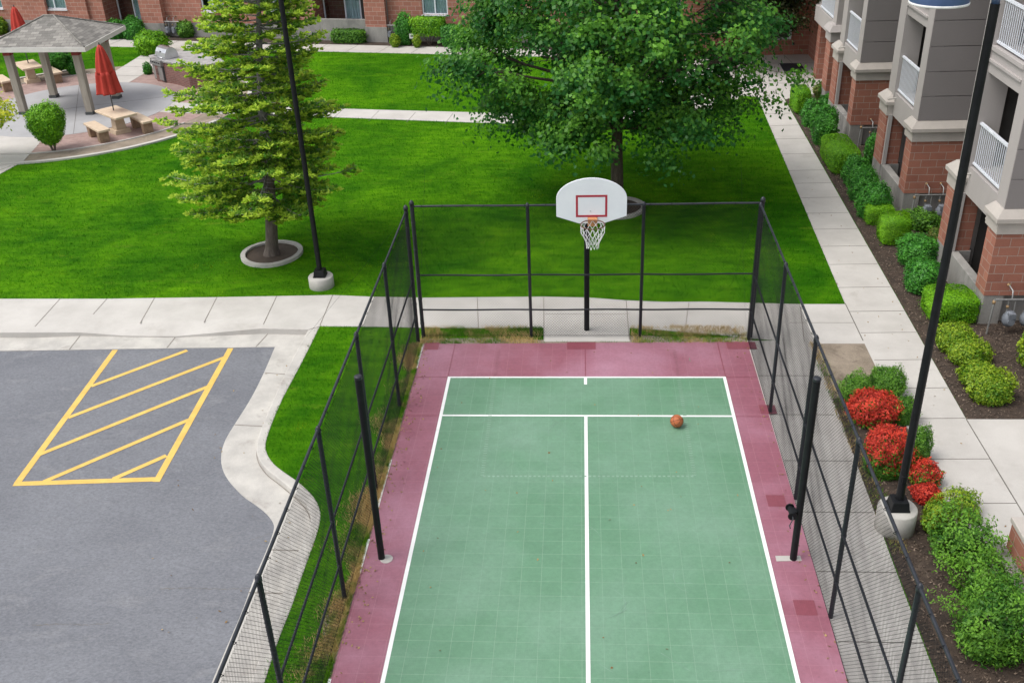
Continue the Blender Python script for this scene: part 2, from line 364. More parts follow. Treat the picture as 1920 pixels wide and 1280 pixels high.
# kerb lines traced round the car park, from the far left, along the walk and down to the right
asph_px = [(0, 657.5), (220, 654), (515.6, 650), (495, 699), (471, 747), (440, 795), (419, 829), (412.5, 864), (423, 895), (454, 929), (472.5, 941), (497, 959), (512, 977), (515, 992), (498, 1036), (475, 1086), (453, 1149), (432, 1196), (407, 1255)]
face_px = [(540, 693), (495, 795), (483, 829), (481, 857), (499, 884), (519, 898), (547, 921), (572, 944), (583, 965), (583, 985), (576, 1005), (558, 1039), (516, 1155), (476, 1270)]
grass_px = [(564, 685), (526, 754), (499, 822), (498, 846), (511, 868), (534, 886), (560, 903), (588, 929), (600, 952), (602, 971), (594, 1005), (572, 1064), (547, 1139), (522, 1199), (497, 1277)]
def smooth(P, it=2):
    for _ in range(it):
        Q = [P[0]]
        for a, b in zip(P[:-1], P[1:]):
            Q += [(a[0]*.75+b[0]*.25, a[1]*.75+b[1]*.25), (a[0]*.25+b[0]*.75, a[1]*.25+b[1]*.75)]
        P = Q+[P[-1]]
    return P
corner_in = tuple(G(577.5, 619, 0)[:2]); corner_out = tuple(G(600, 612, 0)[:2])
asph_r = smooth(P2(asph_px[2:], ZG)); face_r = smooth([corner_in]+P2(face_px, -.05)); grass_r = smooth([corner_out]+P2(grass_px, 0))
def ext(P, y=-6):          # carry the line on towards and past the camera
    a, b = P[-2], P[-1]; t = (y-b[1])/(b[1]-a[1]) if abs(b[1]-a[1]) > 1e-4 else 1
    return P+[(b[0]+(b[0]-P[-6][0])/(b[1]-P[-6][1])*(y-b[1]), y)]
asph_r, face_r, grass_r = ext(asph_r), ext(face_r), ext(grass_r)
XL = -45
al = G(0, 657.5, ZG); fl = G(0, 628, -.05); tl = G(0, 624.5, 0)
def along(px, y, z): return tuple(G(px, y, z)[:2])
slope = -0.02
def cont(p, x=XL): return (x, p[1]+slope*(x-p[0]))
walk_lo = [cont(tl), tuple(tl[:2])]+P2([(60, 624.5), (150, 621), (240, 623), (330, 624), (420, 620), (488, 617)])+[corner_in]
asph_top = [cont(al), tuple(al[:2])]+P2([(110, 656), (220, 654), (360, 652), (440, 651)], ZG)
asphalt_poly = asph_top+asph_r+[(XL, -6)]
struct(MB().prism(asphalt_poly[::-1], -.2, ZA, side=False).build('parking_lot', 'asphalt'))
# gutter pan: between the asphalt edge and the kerb face
gut = MB()
g_out = asph_top+asph_r
gut.prism((walk_lo+face_r[1:]+g_out[::-1]), -.2, ZG)
for px in [((130, 655), (152, 627)), ((313, 652), (332, 628)), ((480, 650), (503, 625)), ((497, 699), (545, 702)), ((440, 796), (492, 799)), ((505, 1030), (566, 1032)), ((466, 1110), (532, 1112))]:
    a, b = [Vector((*G(*q, ZG)[:2], 0)) for q in px]; d = (b-a).normalized(); nn = Vector((-d.y, d.x, 0))*.012
    gut.prism([(q.x, q.y) for q in (a-nn, b-nn, b+nn, a+nn)], ZG, ZG+.004, 1)
gl = face_r[:-1]; off_ = []  # dark strip along the kerb foot, painted in for the shaded face
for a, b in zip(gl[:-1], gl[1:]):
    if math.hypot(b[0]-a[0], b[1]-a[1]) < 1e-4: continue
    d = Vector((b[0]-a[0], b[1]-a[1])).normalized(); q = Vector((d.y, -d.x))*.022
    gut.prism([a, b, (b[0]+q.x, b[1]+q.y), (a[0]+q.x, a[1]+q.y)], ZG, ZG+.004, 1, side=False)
struct(gut.build('gutter', ['kerb_concrete', 'joint_and_shade']))
# kerb: 15 cm wide ring on the right, and the dropped kerb in front of the walk
kb = MB(); kb.prism(face_r+grass_r[::-1], -.2, .012)
struct(kb.build('kerb', 'kerb_concrete', bevel=.02))
# lower sidewalk (continues behind the fence to the far walkway), sloping down at the dropped kerb
up_px = [(0, 561), (113, 561), (201, 561), (290, 559.5), (407, 558), (519, 556), (624, 554), (694, 557), (800, 559), (900, 558), (1019.6, 557), (1107, 559), (1174, 564), (1245, 567), (1320, 566.5), (1420, 569), (1500, 571), (1585, 571)]
lo_px = [(700, 613), (800, 615), (900, 616), (1019, 615), (1179, 615), (1245, 620), (1320, 626), (1400, 634), (1470, 640), (1535, 645), (1623, 645)]
U = P2(up_px); U = [cont(U[0])]+U
Lw = walk_lo+[corner_out]+P2(lo_px)
prof = [0.015]*len(Lw)
for i, p in enumerate([None, 0, 60, 150, 240, 330, 420, 488]):
    if p in (150, 240, 330, 420): prof[i] = {150: -.03, 240: -.09, 330: -.085, 420: -.03}[p]
sw = MB(); poly = Lw+U[::-1]
back = [(p[0]+.05, p[1]+.55) for p in Lw[:8]]
sw.prism(back+Lw[8:]+U[::-1], -.25, .015)
for i in range(7):
    a, b, c, d = Lw[i], Lw[i+1], back[i+1], back[i]
    sw.add([(*a, prof[i]), (*b, prof[i+1]), (*c, .015), (*d, .015), (*a, -.25), (*b, -.25)], [(0, 1, 2, 3), (4, 5, 1, 0)])
sw.prism([Lw[7], Lw[8], back[7]], -.25, .0149)
def jointline(mb, a, b, w=.014, z=.0195, m=1):
    a, b = Vector((a[0], a[1], 0)), Vector((b[0], b[1], 0)); d = (b-a).normalized(); nn = Vector((-d.y, d.x, 0))*w/2
    mb.prism([(q.x, q.y) for q in (a-nn, b-nn, b+nn, a+nn)], z-.004, z, m)
sj = MB()
for a, b in [((113, 561), (66, 613)), ((201, 561), (175, 590)), ((290, 559.5), (263, 607)), ((407, 558), (383, 605)), ((519, 556), (494, 609)), ((624, 554), (600, 611)), ((895, 559), (897, 615)), ((1019.6, 558), (1020, 638)), ((1174, 564), (1180, 638)), ((1292, 568), (1284, 622)), ((1500, 572), (1508, 642))]:
    jointline(sj, G(*a)[:2], G(*b)[:2], .02, .019)
jointline(sj, G(1020, 590)[:2], G(1180, 590)[:2], .012, .019)
jointline(sj, G(1480, 606)[:2], G(1602, 606)[:2], .012, .019)
struct(sw.build('sidewalk', 'concrete'))
# hoop pad, from the walk to the court
pad = [(-.80, 18.655), (1.03, 18.655), (1.06, 19.42), (-.82, 19.42)]
sj.prism(pad, -.1, .017, 0)
struct(sj.build('sidewalk_panel', ['concrete', 'joint_and_shade']))

# walkway on the right, beside the buildings
W = MB()
Lk = [(5.95, 4), (5.93, 12), (5.90, 17.5), (5.93, 20.37), (6.54, 37.0), (6.60, 38.45)]
Rk = [(7.46, 36.9), (7.05, 15.74)]
wk_poly = Lk+[(6.70, 38.6), (7.46, 38.6)]+Rk+[(7.05, 15.6), (7.05, 4)]
W.prism(wk_poly, -.25, .016)
W.prism([(7.05, 4), (20, 4), (20, 15.71), (7.05, 15.71)], -.25, .0155)
for py in [215, 237, 262, 290, 321, 345, 372, 401, 431, 463, 497, 540, 585, 625, 676, 729, 786, 862, 945, 1032]:
    y = G(1400+(py-165)*.52, py)[1]; yl = max(min(y, 36.9), 4)
    xl = 5.93 if yl < 20.4 else 5.93+(yl-20.37)*.0365; xr = 7.05+max(0, yl-15.74)*.0194
    jointline(W, (xl+.01, y), (xr-.01, y+.02), .013, .0195)
jointline(W, (5.91, 18.66), (5.93, 20.37), .02, .0196); jointline(W, (7.05, 15.7), (7.05, 12.9), .018, .0198)
jointline(W, (7.05, 12.9), (9.4, 12.9), .018, .0198)
struct(W.build('walkway', ['concrete', 'joint_dark']))
# concrete strip along the outside of the court
St = MB(); St.prism([(3.47, 4), (4.62, 4), (4.66, 9.5), (4.70, 12), (4.79, 15.8), (4.80, 18.68), (3.50, 18.68)], -.2, .010)
for y in (17.25, 15.85, 14.4, 13.0, 11.6, 10.2, 8.8): jointline(St, (3.53, y), (4.7, y), .014, .014)
struct(St.build('concrete_strip', ['concrete', 'joint_dark']))

# entrance plaza and the winding middle path
def farline(x): return 49.73-.198*(x+23.66)
def farlow(x): return 48.05-.187*(x+22.89)
pz = MB()
pz.prism([(2.6, 40.0), (5.2, 37.6), (6.6, 37.15), (6.66, 38.5), (7.46, 38.5), (7.50, 36.75), (9.3, 37.7), (13, 38.0), (13, 47), (2.0, farline(2.0)-.05), (1.6, 42.5)], -.2, .012)
for y in (39.0, 40.55, 42.1): jointline(pz, (6.7, y), (9.9, y-.15), .014, .0155)
jointline(pz, (9.0, 38), (8.6, 43.4), .014, .0157)
struct(pz.build('plaza', ['concrete', 'joint_dark']))
midu = smooth([(-16.6, 38.3), (-15.4, 37.75), (-12, 37.17), (-8.8, 36.57), (-3.48, 35.75), (.6, 35.2), (3.2, 36.1), (4.6, 38.2)], 2)
midl = smooth([(-16.3, 36.7), (-15.2, 36.4), (-12, 36.1), (-8.93, 35.5), (-2.48, 34.33), (1.0, 33.8), (4.3, 34.9), (6.1, 37.3)], 2)
mid = MB(); mid.prism(midl+midu[::-1], -.2, .014)
for t in np.linspace(-14.6, 1.0, 12):
    jointline(mid, (t, 37.75-.19*(t+15.4)-.03), (t-.15, 36.45-.19*(t+15.2)), .014, .018)
struct(mid.build('path', ['concrete', 'joint_dark']))
# far walk along the brick building
fwk = [(-45, farlow(-45)), (3.0, farlow(3.0)), (3.0, farline(3.0)), (-45, farline(-45))]
fk = MB(); fk.prism(fwk, -.2, .013)
for x in np.arange(-34, 2, 1.55): jointline(fk, (x, farlow(x)+.02), (x+.32, farline(x+.32)-.02), .016, .017)
struct(fk.build('sidewalk', ['concrete', 'joint_dark']))
fbed = [(-45, farline(-45)), (5, farline(5)), (5, 60), (-45, 60)]
struct(MB().prism(fbed, -.2, .004, side=False).build('mulch_bed', 'mulch'))

# patio: concrete disc, paver ring, soil ring, edging kerb
PC = np.array([-19.72, 37.45]); RP = 3.72
def arc(r, a0, a1, n=64): return [(PC[0]+r*math.cos(a), PC[1]+r*math.sin(a)) for a in np.linspace(a0, a1, n)]
def ringpoly(r0, r1, a0=0, a1=2*PI, n=72): return arc(r1, a0, a1, n)+arc(r0, a1, a0, n)
full = arc(6.75, 0, 2*PI, 96)[:-1]
struct(MB().prism(arc(6.62, 0, 2*PI, 90)[:-1], -.2, .004, side=False).build('patio_bed', 'dry_soil'))
struct(MB().prism(arc(5.62, 0, 2*PI, 90)[:-1], -.2, .010, side=False).build('patio_paving', 'pavers'))
pt = MB(); pt.prism(arc(RP, 0, 2*PI, 96)[:-1], -.2, .020)
for a in (.4, 1.97, 3.54, 5.11): jointline(pt, PC, PC+np.array([math.cos(a), math.sin(a)])*(RP-.03), .014, .0245)
struct(pt.build('patio', ['patio_concrete', 'joint_dark']))
e1 = MB()
for a0, a1 in ((-1.86, -.32), (.02, 1.30), (1.98, 4.15)): e1.prism(ringpoly(6.58, 6.74, a0, a1), -.2, .06)
e1.prism(ringpoly(5.60, 5.68, -1.86, -.42), -.2, .035, 1)
for a0, a1 in ((1.9, 3.6),): e1.prism(ringpoly(5.60, 5.68, a0, a1), -.2, .035, 1)
struct(e1.build('patio_edging', ['concrete', 'kerb_concrete']))
# spokes of plain concrete leading off the patio
sp = MB()
spoke_a = P2([(-150, 420), (0, 327), (46, 303), (78, 258.5), (0, 257), (-100, 262), (-400, 330)])
spoke_a = [(-27.5, 29.0), tuple(G(0, 327)[:2]), tuple(G(44, 303)[:2]), tuple(G(84, 258)[:2]), tuple(G(3, 255)[:2]), (-24.2, 33.2), (-29.5, 31.2)]
sp.prism(spoke_a, -.2, .016)
a, b = G(0, 300), G(46, 303); jointline(sp, G(0, 320)[:2], G(20, 312)[:2], .014, .0205); jointline(sp, G(0, 289)[:2], G(58, 288)[:2], .014, .0205)
spoke_b = [(-20.55, 41.0), (-19.1, 41.0), (-18.75, farlow(-18.75)+.05), (-20.5, farlow(-20.5)+.05)]
sp.prism(spoke_b, -.2, .0165)
for y in (42.4, 43.9, 45.3): jointline(sp, (-20.5, y+.05), (-18.85, y-.25), .014, .021)
struct(sp.build('path', ['concrete', 'joint_dark']))

# lawn sheet: everything behind and right of the kerb
lawn = [(-60, 75), (-60, U[0][1]+.3), ]+U[:1]+[(p[0], p[1]-.1) for p in U[1:8]]+[(corner_out[0]-.02, corner_out[1]+.3)]+[(p[0]+0, p[1]) for p in [(corner_out[0]-.07, corner_out[1])]]
lawn = [(-60, 75), (-60, U[0][1]-.05)]+[(p[0], p[1]-.15) for p in U[:7]]+[(corner_out[0]-.05, corner_out[1]+.25)]+[(q[0]-.05, q[1]) for q in grass_r]+[(3.45, -6), (60, -6), (60, 75)]
struct(MB().prism(lawn[::-1], -.2, 0.0, side=False).build('lawn', 'lawn_ground'))
# beds on the right, bare patch beside the fence
bed_l = [(4.60, 4), (5.97, 4), (5.92, 17.5), (5.92, 18.7), (4.78, 18.7), (4.72, 12)]
struct(MB().prism(bed_l, -.2, .006, side=False).build('mulch_bed', 'mulch'))
struct(MB().prism([(4.77, 16.4), (5.4, 16.55), (5.93, 16.3), (5.93, 18.69), (4.79, 18.69)], -.2, .0095, side=False).build('bare_patch', 'dry_soil'))
bed_r = [(7.06, 15.72), (20, 15.72), (20, 37.5), (9.3, 37.72), (7.49, 36.8)]
struct(MB().prism(bed_r, -.2, .0065, side=False).build('mulch_bed', 'mulch'))
# patchy strip between the walk and the court
strip_b = [(-3.55, 18.52), (3.62, 18.60), (3.62, 18.86), (2.2, 18.80), (1.3, 18.95), (-.9, 18.75), (-2, 18.86), (-3.55, 18.8)]
struct(MB().prism(strip_b, -.2, .0045, side=False).build('soil_strip', 'dry_soil'))
strip_l = [(-3.55, 4), (-3.36, 4), (-3.36, 18.55), (-3.46, 18.55), (-3.50, 16), (-3.47, 14), (-3.58, 12.5), (-3.50, 11.5), (-3.75, 10.4), (-3.55, 9.7)]
struct(MB().prism(strip_l, -.2, .0035, side=False).build('soil_strip', 'dry_soil'))

# ------------------------------------------------------------------ court
XA, XB, YT, YB = -2.79+.09, 2.79+.09, 17.19, 4.0
XA, XB = 0.0825-2.79, 0.0825+2.79
ct = MB(); ct.prism([(-3.40, 4), (3.50, 4), (3.50, 18.62), (-3.385, 18.55)], -.1, .020); struct(ct.build('court_border', 'court_red'))
struct(MB().prism([(XA, YB), (XB, YB), (XB, YT), (XA, YT)], 0, .024, side=False).build('court', 'court_green'))
# replaced tiles, a brighter red
nt_ = MB()
def tile(px0, py0, nx, ny):
    p = G(px0, py0, .02); x = round(p[0]/.305)*.305; y = round(p[1]/.305)*.305
    nt_.prism([(x, y-ny*.305), (x+nx*.305, y-ny*.305), (x+nx*.305, y), (x, y)], .02, .024, 0, side=False)
tile(1072, 640, 2, 1); tile(1347, 640, 2, 1); tile(1409, 764, 1, 1); tile(1450, 920, 1, 1); tile(1503, 1118, 1, 1); tile(800, 645, 1, 1)
struct(nt_.build('court_patch', 'court_new_red'))
ln = MB(); lw = .05; z0, z1 = .024, .028
def rect(mb, xa, xb, ya, yb, m=0): mb.prism([(xa, ya), (xb, ya), (xb, yb), (xa, yb)], z0, z1, m, side=False)
YK = YT-1.395; xc = .0825
rect(ln, XA, XB, YT-lw, YT); rect(ln, XA, XA+lw+.01, YB, YT-lw); rect(ln, XB-lw-.01, XB, YB, YT-lw)
rect(ln, XA+lw+.01, XB-lw-.01, YK-lw, YK); rect(ln, xc-.03, xc+.03, YB, YK-lw); rect(ln, xc-.03, xc+.03, YT-.30, YT-lw)
struct(ln.build('court_line', 'white_paint'))
# basketball key: rows of short pale ticks
tk = MB()
def ticks(a, b, n, across, mi=0):
    a, b = np.array(a), np.array(b); d = (b-a)/np.linalg.norm(b-a); q = np.array([-d[1], d[0]])
    for i in range(n):
        c = a+(b-a)*(i+.5)/n; hw = .009; hl = .034
        if across: u, w = d*hw, q*hl
        else: u, w = d*.022, q*.02
        ps = [c-u-w, c+u-w, c+u+w, c-u+w]
        tk.prism([tuple(p) for p in ps], z0, z1+.0005, int(c[1] > YT), side=False)
kl0, kl1 = G(935, 655, .02)[:2], G(904, 893, .02)[:2]; kr0, kr1 = G(1264, 655, .02)[:2], G(1302, 893, .02)[:2]
ticks(kl0, kl1, 62, True); ticks(kr0, kr1, 62, True); ticks(kl1, kr1, 46, False)
struct(tk.build('court_line', ['faint_paint', 'faint_red']))
sm = MB()
for y in (YT, YK-.02):      # seams of the tile sheets in the red border
    sm.prism([(-3.39, y-.014), (XA, y-.014), (XA, y+.002), (-3.39, y+.002)], .02, .0235, 0, side=False)
    sm.prism([(XB, y-.014), (3.49, y-.014), (3.49, y+.002), (XB, y+.002)], .02, .0235, 0, side=False)
sm.prism([(XB-.01, YT), (XB+.008, YT), (XB+.008, 18.6), (XB-.01, 18.6)], .02, .0235, 0, side=False)
sm.prism([(xc-.008, YT), (xc+.008, YT), (xc+.008, 18.3), (xc-.008, 18.3)], .02, .0235, 0, side=False)
sm.prism([(XA-.006, YT), (XA+.006, YT), (XA+.006, 18.55), (XA-.006, 18.55)], .02, .0235, 0, side=False)
struct(sm.build('court_seam', 'court_new_red'))
sf = MB(); rs = random.Random(9)
for k in range(16):        # faint scuffs left on the tiles
    x0, y0, a0, L0, cv = rs.uniform(-2.4, 2.5), rs.uniform(9.4, 17.9), rs.uniform(0, PI), rs.uniform(.15, .55), rs.uniform(-2, 2)
    pts = []
    for i in range(7): s_ = i/6*L0; pts.append((x0+math.cos(a0+cv*s_)*s_, y0+math.sin(a0+cv*s_)*s_))
    for p, q in zip(pts[:-1], pts[1:]):
        d = Vector((q[0]-p[0], q[1]-p[1])).normalized(); w_ = rs.uniform(.003, .007)
        sf.prism([(p[0]-d.y*w_, p[1]+d.x*w_), (p[0]+d.y*w_, p[1]-d.x*w_), (q[0]+d.y*w_, q[1]-d.x*w_), (q[0]-d.y*w_, q[1]+d.x*w_)][::-1], .024, .0275, 0, side=False)
struct(sf.build('court_scuff', 'scuff'))
rampb = MB()
for a, b in ((18.55, 17.55), (14.35, 12.9), (9.35, 7.5), (12.2, 11.4)): rampb.prism([(-3.425, b), (-3.385, b), (-3.385, a), (-3.425, a)], -.02, .022)
struct(rampb.build('court_edging', 'white_paint'))
ft = MB()
ft.cyl((-3.04, 11.74), .10, .0, .026, 20); ft.prism([(2.96, 11.80), (3.34, 11.82), (3.34, 11.93), (2.96, 11.92)], 0, .026)
struct(ft.build('post_footing', 'concrete'))

# parking bay hatching
yp = MB(); zy = ZA+.004
def stripe(a, b, w, cut=True):
    a, b = [Vector((*G(*q, ZA)[:2], 0)) for q in (a, b)]; d = (b-a).normalized(); nn = Vector((-d.y, d.x, 0))*w/2
    yp.prism([(q.x, q.y) for q in (a-nn, b-nn, b+nn, a+nn)], zy-.004, zy, side=False); 
def stripe2(a, b, w, dz):
    global zy
    z = zy; zy = ZA+.004+dz; stripe(a, b, w); zy = z
stripe2((216, 656), (32, 906), .125, 0); stripe2((432.5, 653), (293, 903), .125, 0.0002); stripe2((26, 907), (298, 898), .125, .0006)
for k, (a, b) in enumerate([((171, 724), (351, 657)), ((128, 783), (426, 668)), ((74, 852), (392, 724)), ((82, 903), (354, 787)), ((212, 898), (312, 854))]): stripe2(a, b, .105, .001+.0003*k)
struct(yp.build('parking_stripe', 'yellow_paint'))
ck = MB(); rk = random.Random(5)
for pts in ([(300, 1104), (352, 1101), (392, 1104), (440, 1103), (486, 1103)], [(60, 1172), (110, 1169), (165, 1171), (205, 1168)], [(505, 1000), (470, 1012), (452, 1040)]):
    Q = P2(pts, ZA)
    for a, b in zip(Q[:-1], Q[1:]):
        for i in range(6):
            u = [np.array(a)+(np.array(b)-np.array(a))*(i+e)/6+np.array([0, rk.uniform(-.012, .012)]) for e in (0, 1)]; w_ = np.array([0, .005*rk.uniform(.4, 1.5)])
            ck.prism([tuple(u[0]-w_), tuple(u[1]-w_), tuple(u[1]+w_), tuple(u[0]+w_)], ZA, ZA+.002, side=False)
struct(ck.build('asphalt_crack', 'joint_dark'))

# ------------------------------------------------------------------ grass
EXCL = [poly, pad, wk_poly, St and [(3.40, 4), (4.70, 4), (4.80, 18.68), (3.40, 18.68)], [(2.6, 40.0), (5.2, 37.6), (6.6, 37.15), (7.5, 36.75), (13, 38.0), (13, 47), (2.0, 45), (1.6, 42.5)], midl+midu[::-1], fwk, fbed, full, spoke_a, spoke_b, bed_l, bed_r, [(-3.44, 4), (3.50, 4), (3.50, 18.6), (-3.4, 18.6)], [(7, -6), (60, -6), (60, 75), (9, 75)], [(7, 3), (30, 3), (30, 16), (7, 16)]]
TREES = [(-8.04, 23.32, .78), (1.0, 26.25, .78), (-6.29, 21.46, .36)]
def scatter(n, x0, x1, y0, y1, polyin, wpow=1.3):
    X = rng.uniform(x0, x1, n); Y = rng.uniform(y0, y1, n)
    d = np.sqrt(X*X+Y*Y+110); keep = rng.random(n) < (12/d)**wpow
    X, Y = X[keep], Y[keep]; ok = inside(polyin, X, Y)
    for e in EXCL:
        ok &= ~inside(e, X, Y)
    for cx, cy, r in TREES: ok &= (X-cx)**2+(Y-cy)**2 > r*r
    return X[ok], Y[ok]
def blades(X, Y, h, w, z=0.0):
    n = len(X); a = rng.uniform(0, 2*PI, n); hh = h*rng.uniform(.6, 1.3, n); lean = rng.uniform(.15, .9, n)*hh; la = rng.uniform(0, 2*PI, n)
    ca, sa = np.cos(a)*w/2, np.sin(a)*w/2
    V = np.stack([np.stack([X-ca, Y-sa, np.full(n, z)], 1), np.stack([X+ca, Y+sa, np.full(n, z)], 1), np.stack([X+np.cos(la)*lean, Y+np.sin(la)*lean, z+hh], 1)], 1).reshape(-1, 3)
    return V, np.arange(3*n).reshape(n, 3)
X, Y = scatter(1500000, -30, 8.2, 5, 50, lawn)
d = np.sqrt(X*X+Y*Y+110)
V, F = blades(X, Y, .05, .010*np.clip(d/18, .8, 2.0))
o = fast_mesh('grass', V, F, 'grass_blade', tint=rng.random(len(F))); tag(o, 'short bright green mown grass covering the lawns', 'grass', kind='stuff')
print('blades', len(F))
# ragged, partly dry grass along the court edges
segs = []
n = 30000
t = rng.uniform(8.2, 18.55, n); wdt = np.clip(.16+.07*np.sin(t*2.1)+.05*np.sin(t*5.3+1), .03, .4); xx = -3.415-np.abs(rng.normal(0, 1, n))*wdt
segs.append((xx, t))
n = 12000
xx = rng.uniform(-3.5, 3.55, n); yy = rng.uniform(18.56, 19.32, n); k = ((xx < -.85) | (xx > 1.08)) & (rng.random(n) < .25+.75*(np.sin(xx*3.1)+np.sin(xx*7.7+yy*9)+1.0 > .3)); segs.append((xx[k], yy[k]))
n = 5000
xx = rng.uniform(4.74, 5.0, n); yy = rng.uniform(12, 18.6, n); k = rng.random(n) < .35; segs.append((xx[k], yy[k]))
X = np.concatenate([s[0] for s in segs]); Y = np.concatenate([s[1] for s in segs])
V, F = blades(X, Y, .085, .012)
tag(fast_mesh('edge_grass', V, F, 'edge_blade', tint=rng.random(len(F))), 'ragged half dry grass growing along the court edges', 'grass', kind='stuff')
# a few dry leaves blown against the court edges and onto the walks
n = 420
X = np.concatenate([-3.38+np.abs(rng.normal(0, .16, 200)), 3.49-np.abs(rng.normal(0, .12, 70)), rng.uniform(-2.7, 2.8, 40), rng.uniform(5.95, 7.0, 60), rng.uniform(-7.2, -4.6, 50)])
Y = np.concatenate([rng.uniform(8.5, 18.5, 200), rng.uniform(8.5, 18.5, 70), rng.uniform(9.5, 18.4, 40), rng.uniform(12.5, 30, 60), rng.uniform(10, 18, 50)])
Z = np.concatenate([np.full(310, .034), np.full(60, .026), np.full(50, -.108)]); N = rng.normal(0, .35, (n, 3)); N[:, 2] = 1
V, F, _ = leaves(np.stack([X, Y, Z], 1), N, .045, .028, None); tag(fast_mesh('leaf_litter', V, F, 'litter', tint=rng.random(n)), 'scattered small dry leaves along the court edges and walks', 'leaves', kind='stuff')
# bark chips on the beds
def chips(polys, n, box, name, label, holes=()):
    X = rng.uniform(box[0], box[1], n); Y = rng.uniform(box[2], box[3], n); ok = np.zeros(n, bool)
    for p in polys: ok |= inside(p, X, Y)
    for h in holes: ok &= ~inside(h, X, Y)
    X, Y = X[ok], Y[ok]; n = len(X)
    C = np.stack([X, Y, np.full(n, .014)+rng.uniform(0, .02, n)], 1); N = rng.normal(0, .45, (n, 3)); N[:, 2] = 1
    V, F, _ = leaves(C, N, .05, .022, None); tag(fast_mesh(name, V, F, 'mulch_chip', tint=rng.random(n)**2), label, 'mulch', kind='stuff')
m, nn_, b_ = nt('mulch_chip'); at = nn_.nodes.new('ShaderNodeAttribute'); at.attribute_name = 'tint'
lk(nn_, mixc(nn_, at.outputs['Fac'], (.055, .036, .025), (.24, .18, .135)), b_.inputs['Base Color']); b_.inputs['Roughness'].default_value = .9; MATS['mulch_chip'] = m
chips([bed_l, bed_r], 70000, (4.6, 12, 8, 37.5), 'bark_mulch', 'dark brown bark chips covering the planting beds by the walkway', [[(4.77, 16.5), (5.93, 16.4), (5.93, 18.7), (4.77, 18.7)]])
# ------------------------------------------------------------------ chain link fences
def chain_mesh(name, p0, p1, z0, z1, parent, pitch=.058, r=.0030, bul=.035, seed=1):
    """woven diagonals between p0 and p1; pitch = width of a diamond; slight bulge of the fabric"""
    p0, p1 = np.array(p0, float), np.array(p1, float); L = np.linalg.norm(p1-p0); u = (p1-p0)/L; q = np.array([-u[1], u[0]]); Hh = z1-z0
    rr = np.random.default_rng(seed); ph = rr.uniform(0, 6, 6)
    Vs = []; Fs = []; base = 0; NS = 7; tan = 1.15      # diamond slightly taller than wide
    W = Hh/tan
    for sgn in (1, -1):
        xs = np.arange(-W, L, pitch) if sgn > 0 else np.arange(0, L+W, pitch)
        t = np.linspace(0, 1, NS+1)
        for x in xs:
            a, b = x, x+sgn*W                     # at z0, at z1
            lo, hi = 0.0, 1.0
            for lim in (0, L):
                if (a-lim)*(b-lim) < 0:
                    s = (lim-a)/(b-a)
                    if (a < 0 and lim == 0) or (a > L and lim == L): lo = max(lo, s)
                    else: hi = min(hi, s)
            if (a < 0 and b < 0) or (a > L and b > L) or hi-lo < .01: continue
            tt = lo+(hi-lo)*t; X = a+(b-a)*tt; Z = z0+Hh*tt
            amp = bul*np.sin(PI*tt)**.5
            off = amp*(np.sin(X*.9+ph[0])+.6*np.sin(X*2.3+Z*1.7+ph[1])+.4*np.sin(X*5.1-Z*3+ph[2]))*.6+sgn*r*.9
            C = np.stack([p0[0]+u[0]*X+q[0]*off, p0[1]+u[1]*X+q[1]*off, Z], 1)
            d = np.array([u[0]*sgn*W, u[1]*sgn*W, Hh]); d /= np.linalg.norm(d)
            e1 = np.array([q[0], q[1], 0.]); e2 = np.cross(d, e1)
            ring = [e1*r, -e1*.5*r+e2*.87*r, -e1*.5*r-e2*.87*r]
            V = np.stack([C+k for k in ring], 1).reshape(-1, 3); Vs.append(V)
            for i in range(NS):
                for k in range(3):
                    j = (k+1) % 3; Fs.append((base+i*3+k, base+i*3+j, base+i*3+3+j, base+i*3+3+k))
            base += len(V)
    return fast_mesh(name, np.concatenate(Vs), Fs, 'wire_black', parent)
FH = 3.05
def fence(label, p0, p1, posts, z0=.05, ends=(), seed=1, side=1, midr=(1.5, .68), wr=.0023):
    p0, p1 = np.array(p0, float), np.array(p1, float); L = np.linalg.norm(p1-p0); u = (p1-p0)/L; q = np.array([-u[1], u[0]])*side
    t = thing('chain_link_fence', label, 'fence', (p0[0], p0[1], 0), 'black chain link fences round the court')
    chain_mesh('wire_mesh', p0+q*.035, p1+q*.035, z0, FH-.02, t, r=wr, seed=seed)
    for s in posts:
        c = p0+u*s; end = s in ends; r = .042 if end else .034
        m_ = MB(); m_.cyl(c, r, -.1, FH+(.06 if end else -.01), 12)
        m_.lathe((c[0], c[1], FH+(.06 if end else -.02)), [(r*1.18, -.03), (r*1.2, .02), (r*.8, .055), (.012, .075)], 12)
        po = m_.build('post', 'fence_black', t)
        for z in ((.35, .95, 1.5, 2.1, 2.7) if end else (1.5, .68)): MB().lathe((c[0], c[1], z), [(r*1.14, -.014), (r*1.14, .014)], 12).build('clamp_band', 'fence_black', po)
    rl = MB(); ra = p0-u*.0; rl.tube([(*(p0+u*L*k/12), FH+.01*math.sin(k*1.3)*.4) for k in range(13)], .023, 8); rl.build('top_rail', 'fence_black', t)
    for h, z in enumerate(midr):
        rl = MB(); rl.tube([(*(p0+u*L*k/24+q*.005), z+.005*math.sin(k*.9+h*2)) for k in range(25)], .019, 8); rl.build('middle_rail', 'fence_black', t)
    ti = MB()
    for k in range(int(L/.42)):
        c = p0+u*(k*.42+.2)+q*.012
        ti.tube([(c[0]-u[0]*.01, c[1]-u[1]*.01, FH-.034), (c[0]+q[0]*.035, c[1]+q[1]*.035, FH), (c[0]+u[0]*.01, c[1]+u[1]*.01, FH+.032)], .0045, 5)
    ti.tube([(*(p0+q*.04), z0+.02), (*(p1+q*.04), z0+.02)], .004, 5)
    ti.build('tie_wire', 'wire_black', t)
    return t
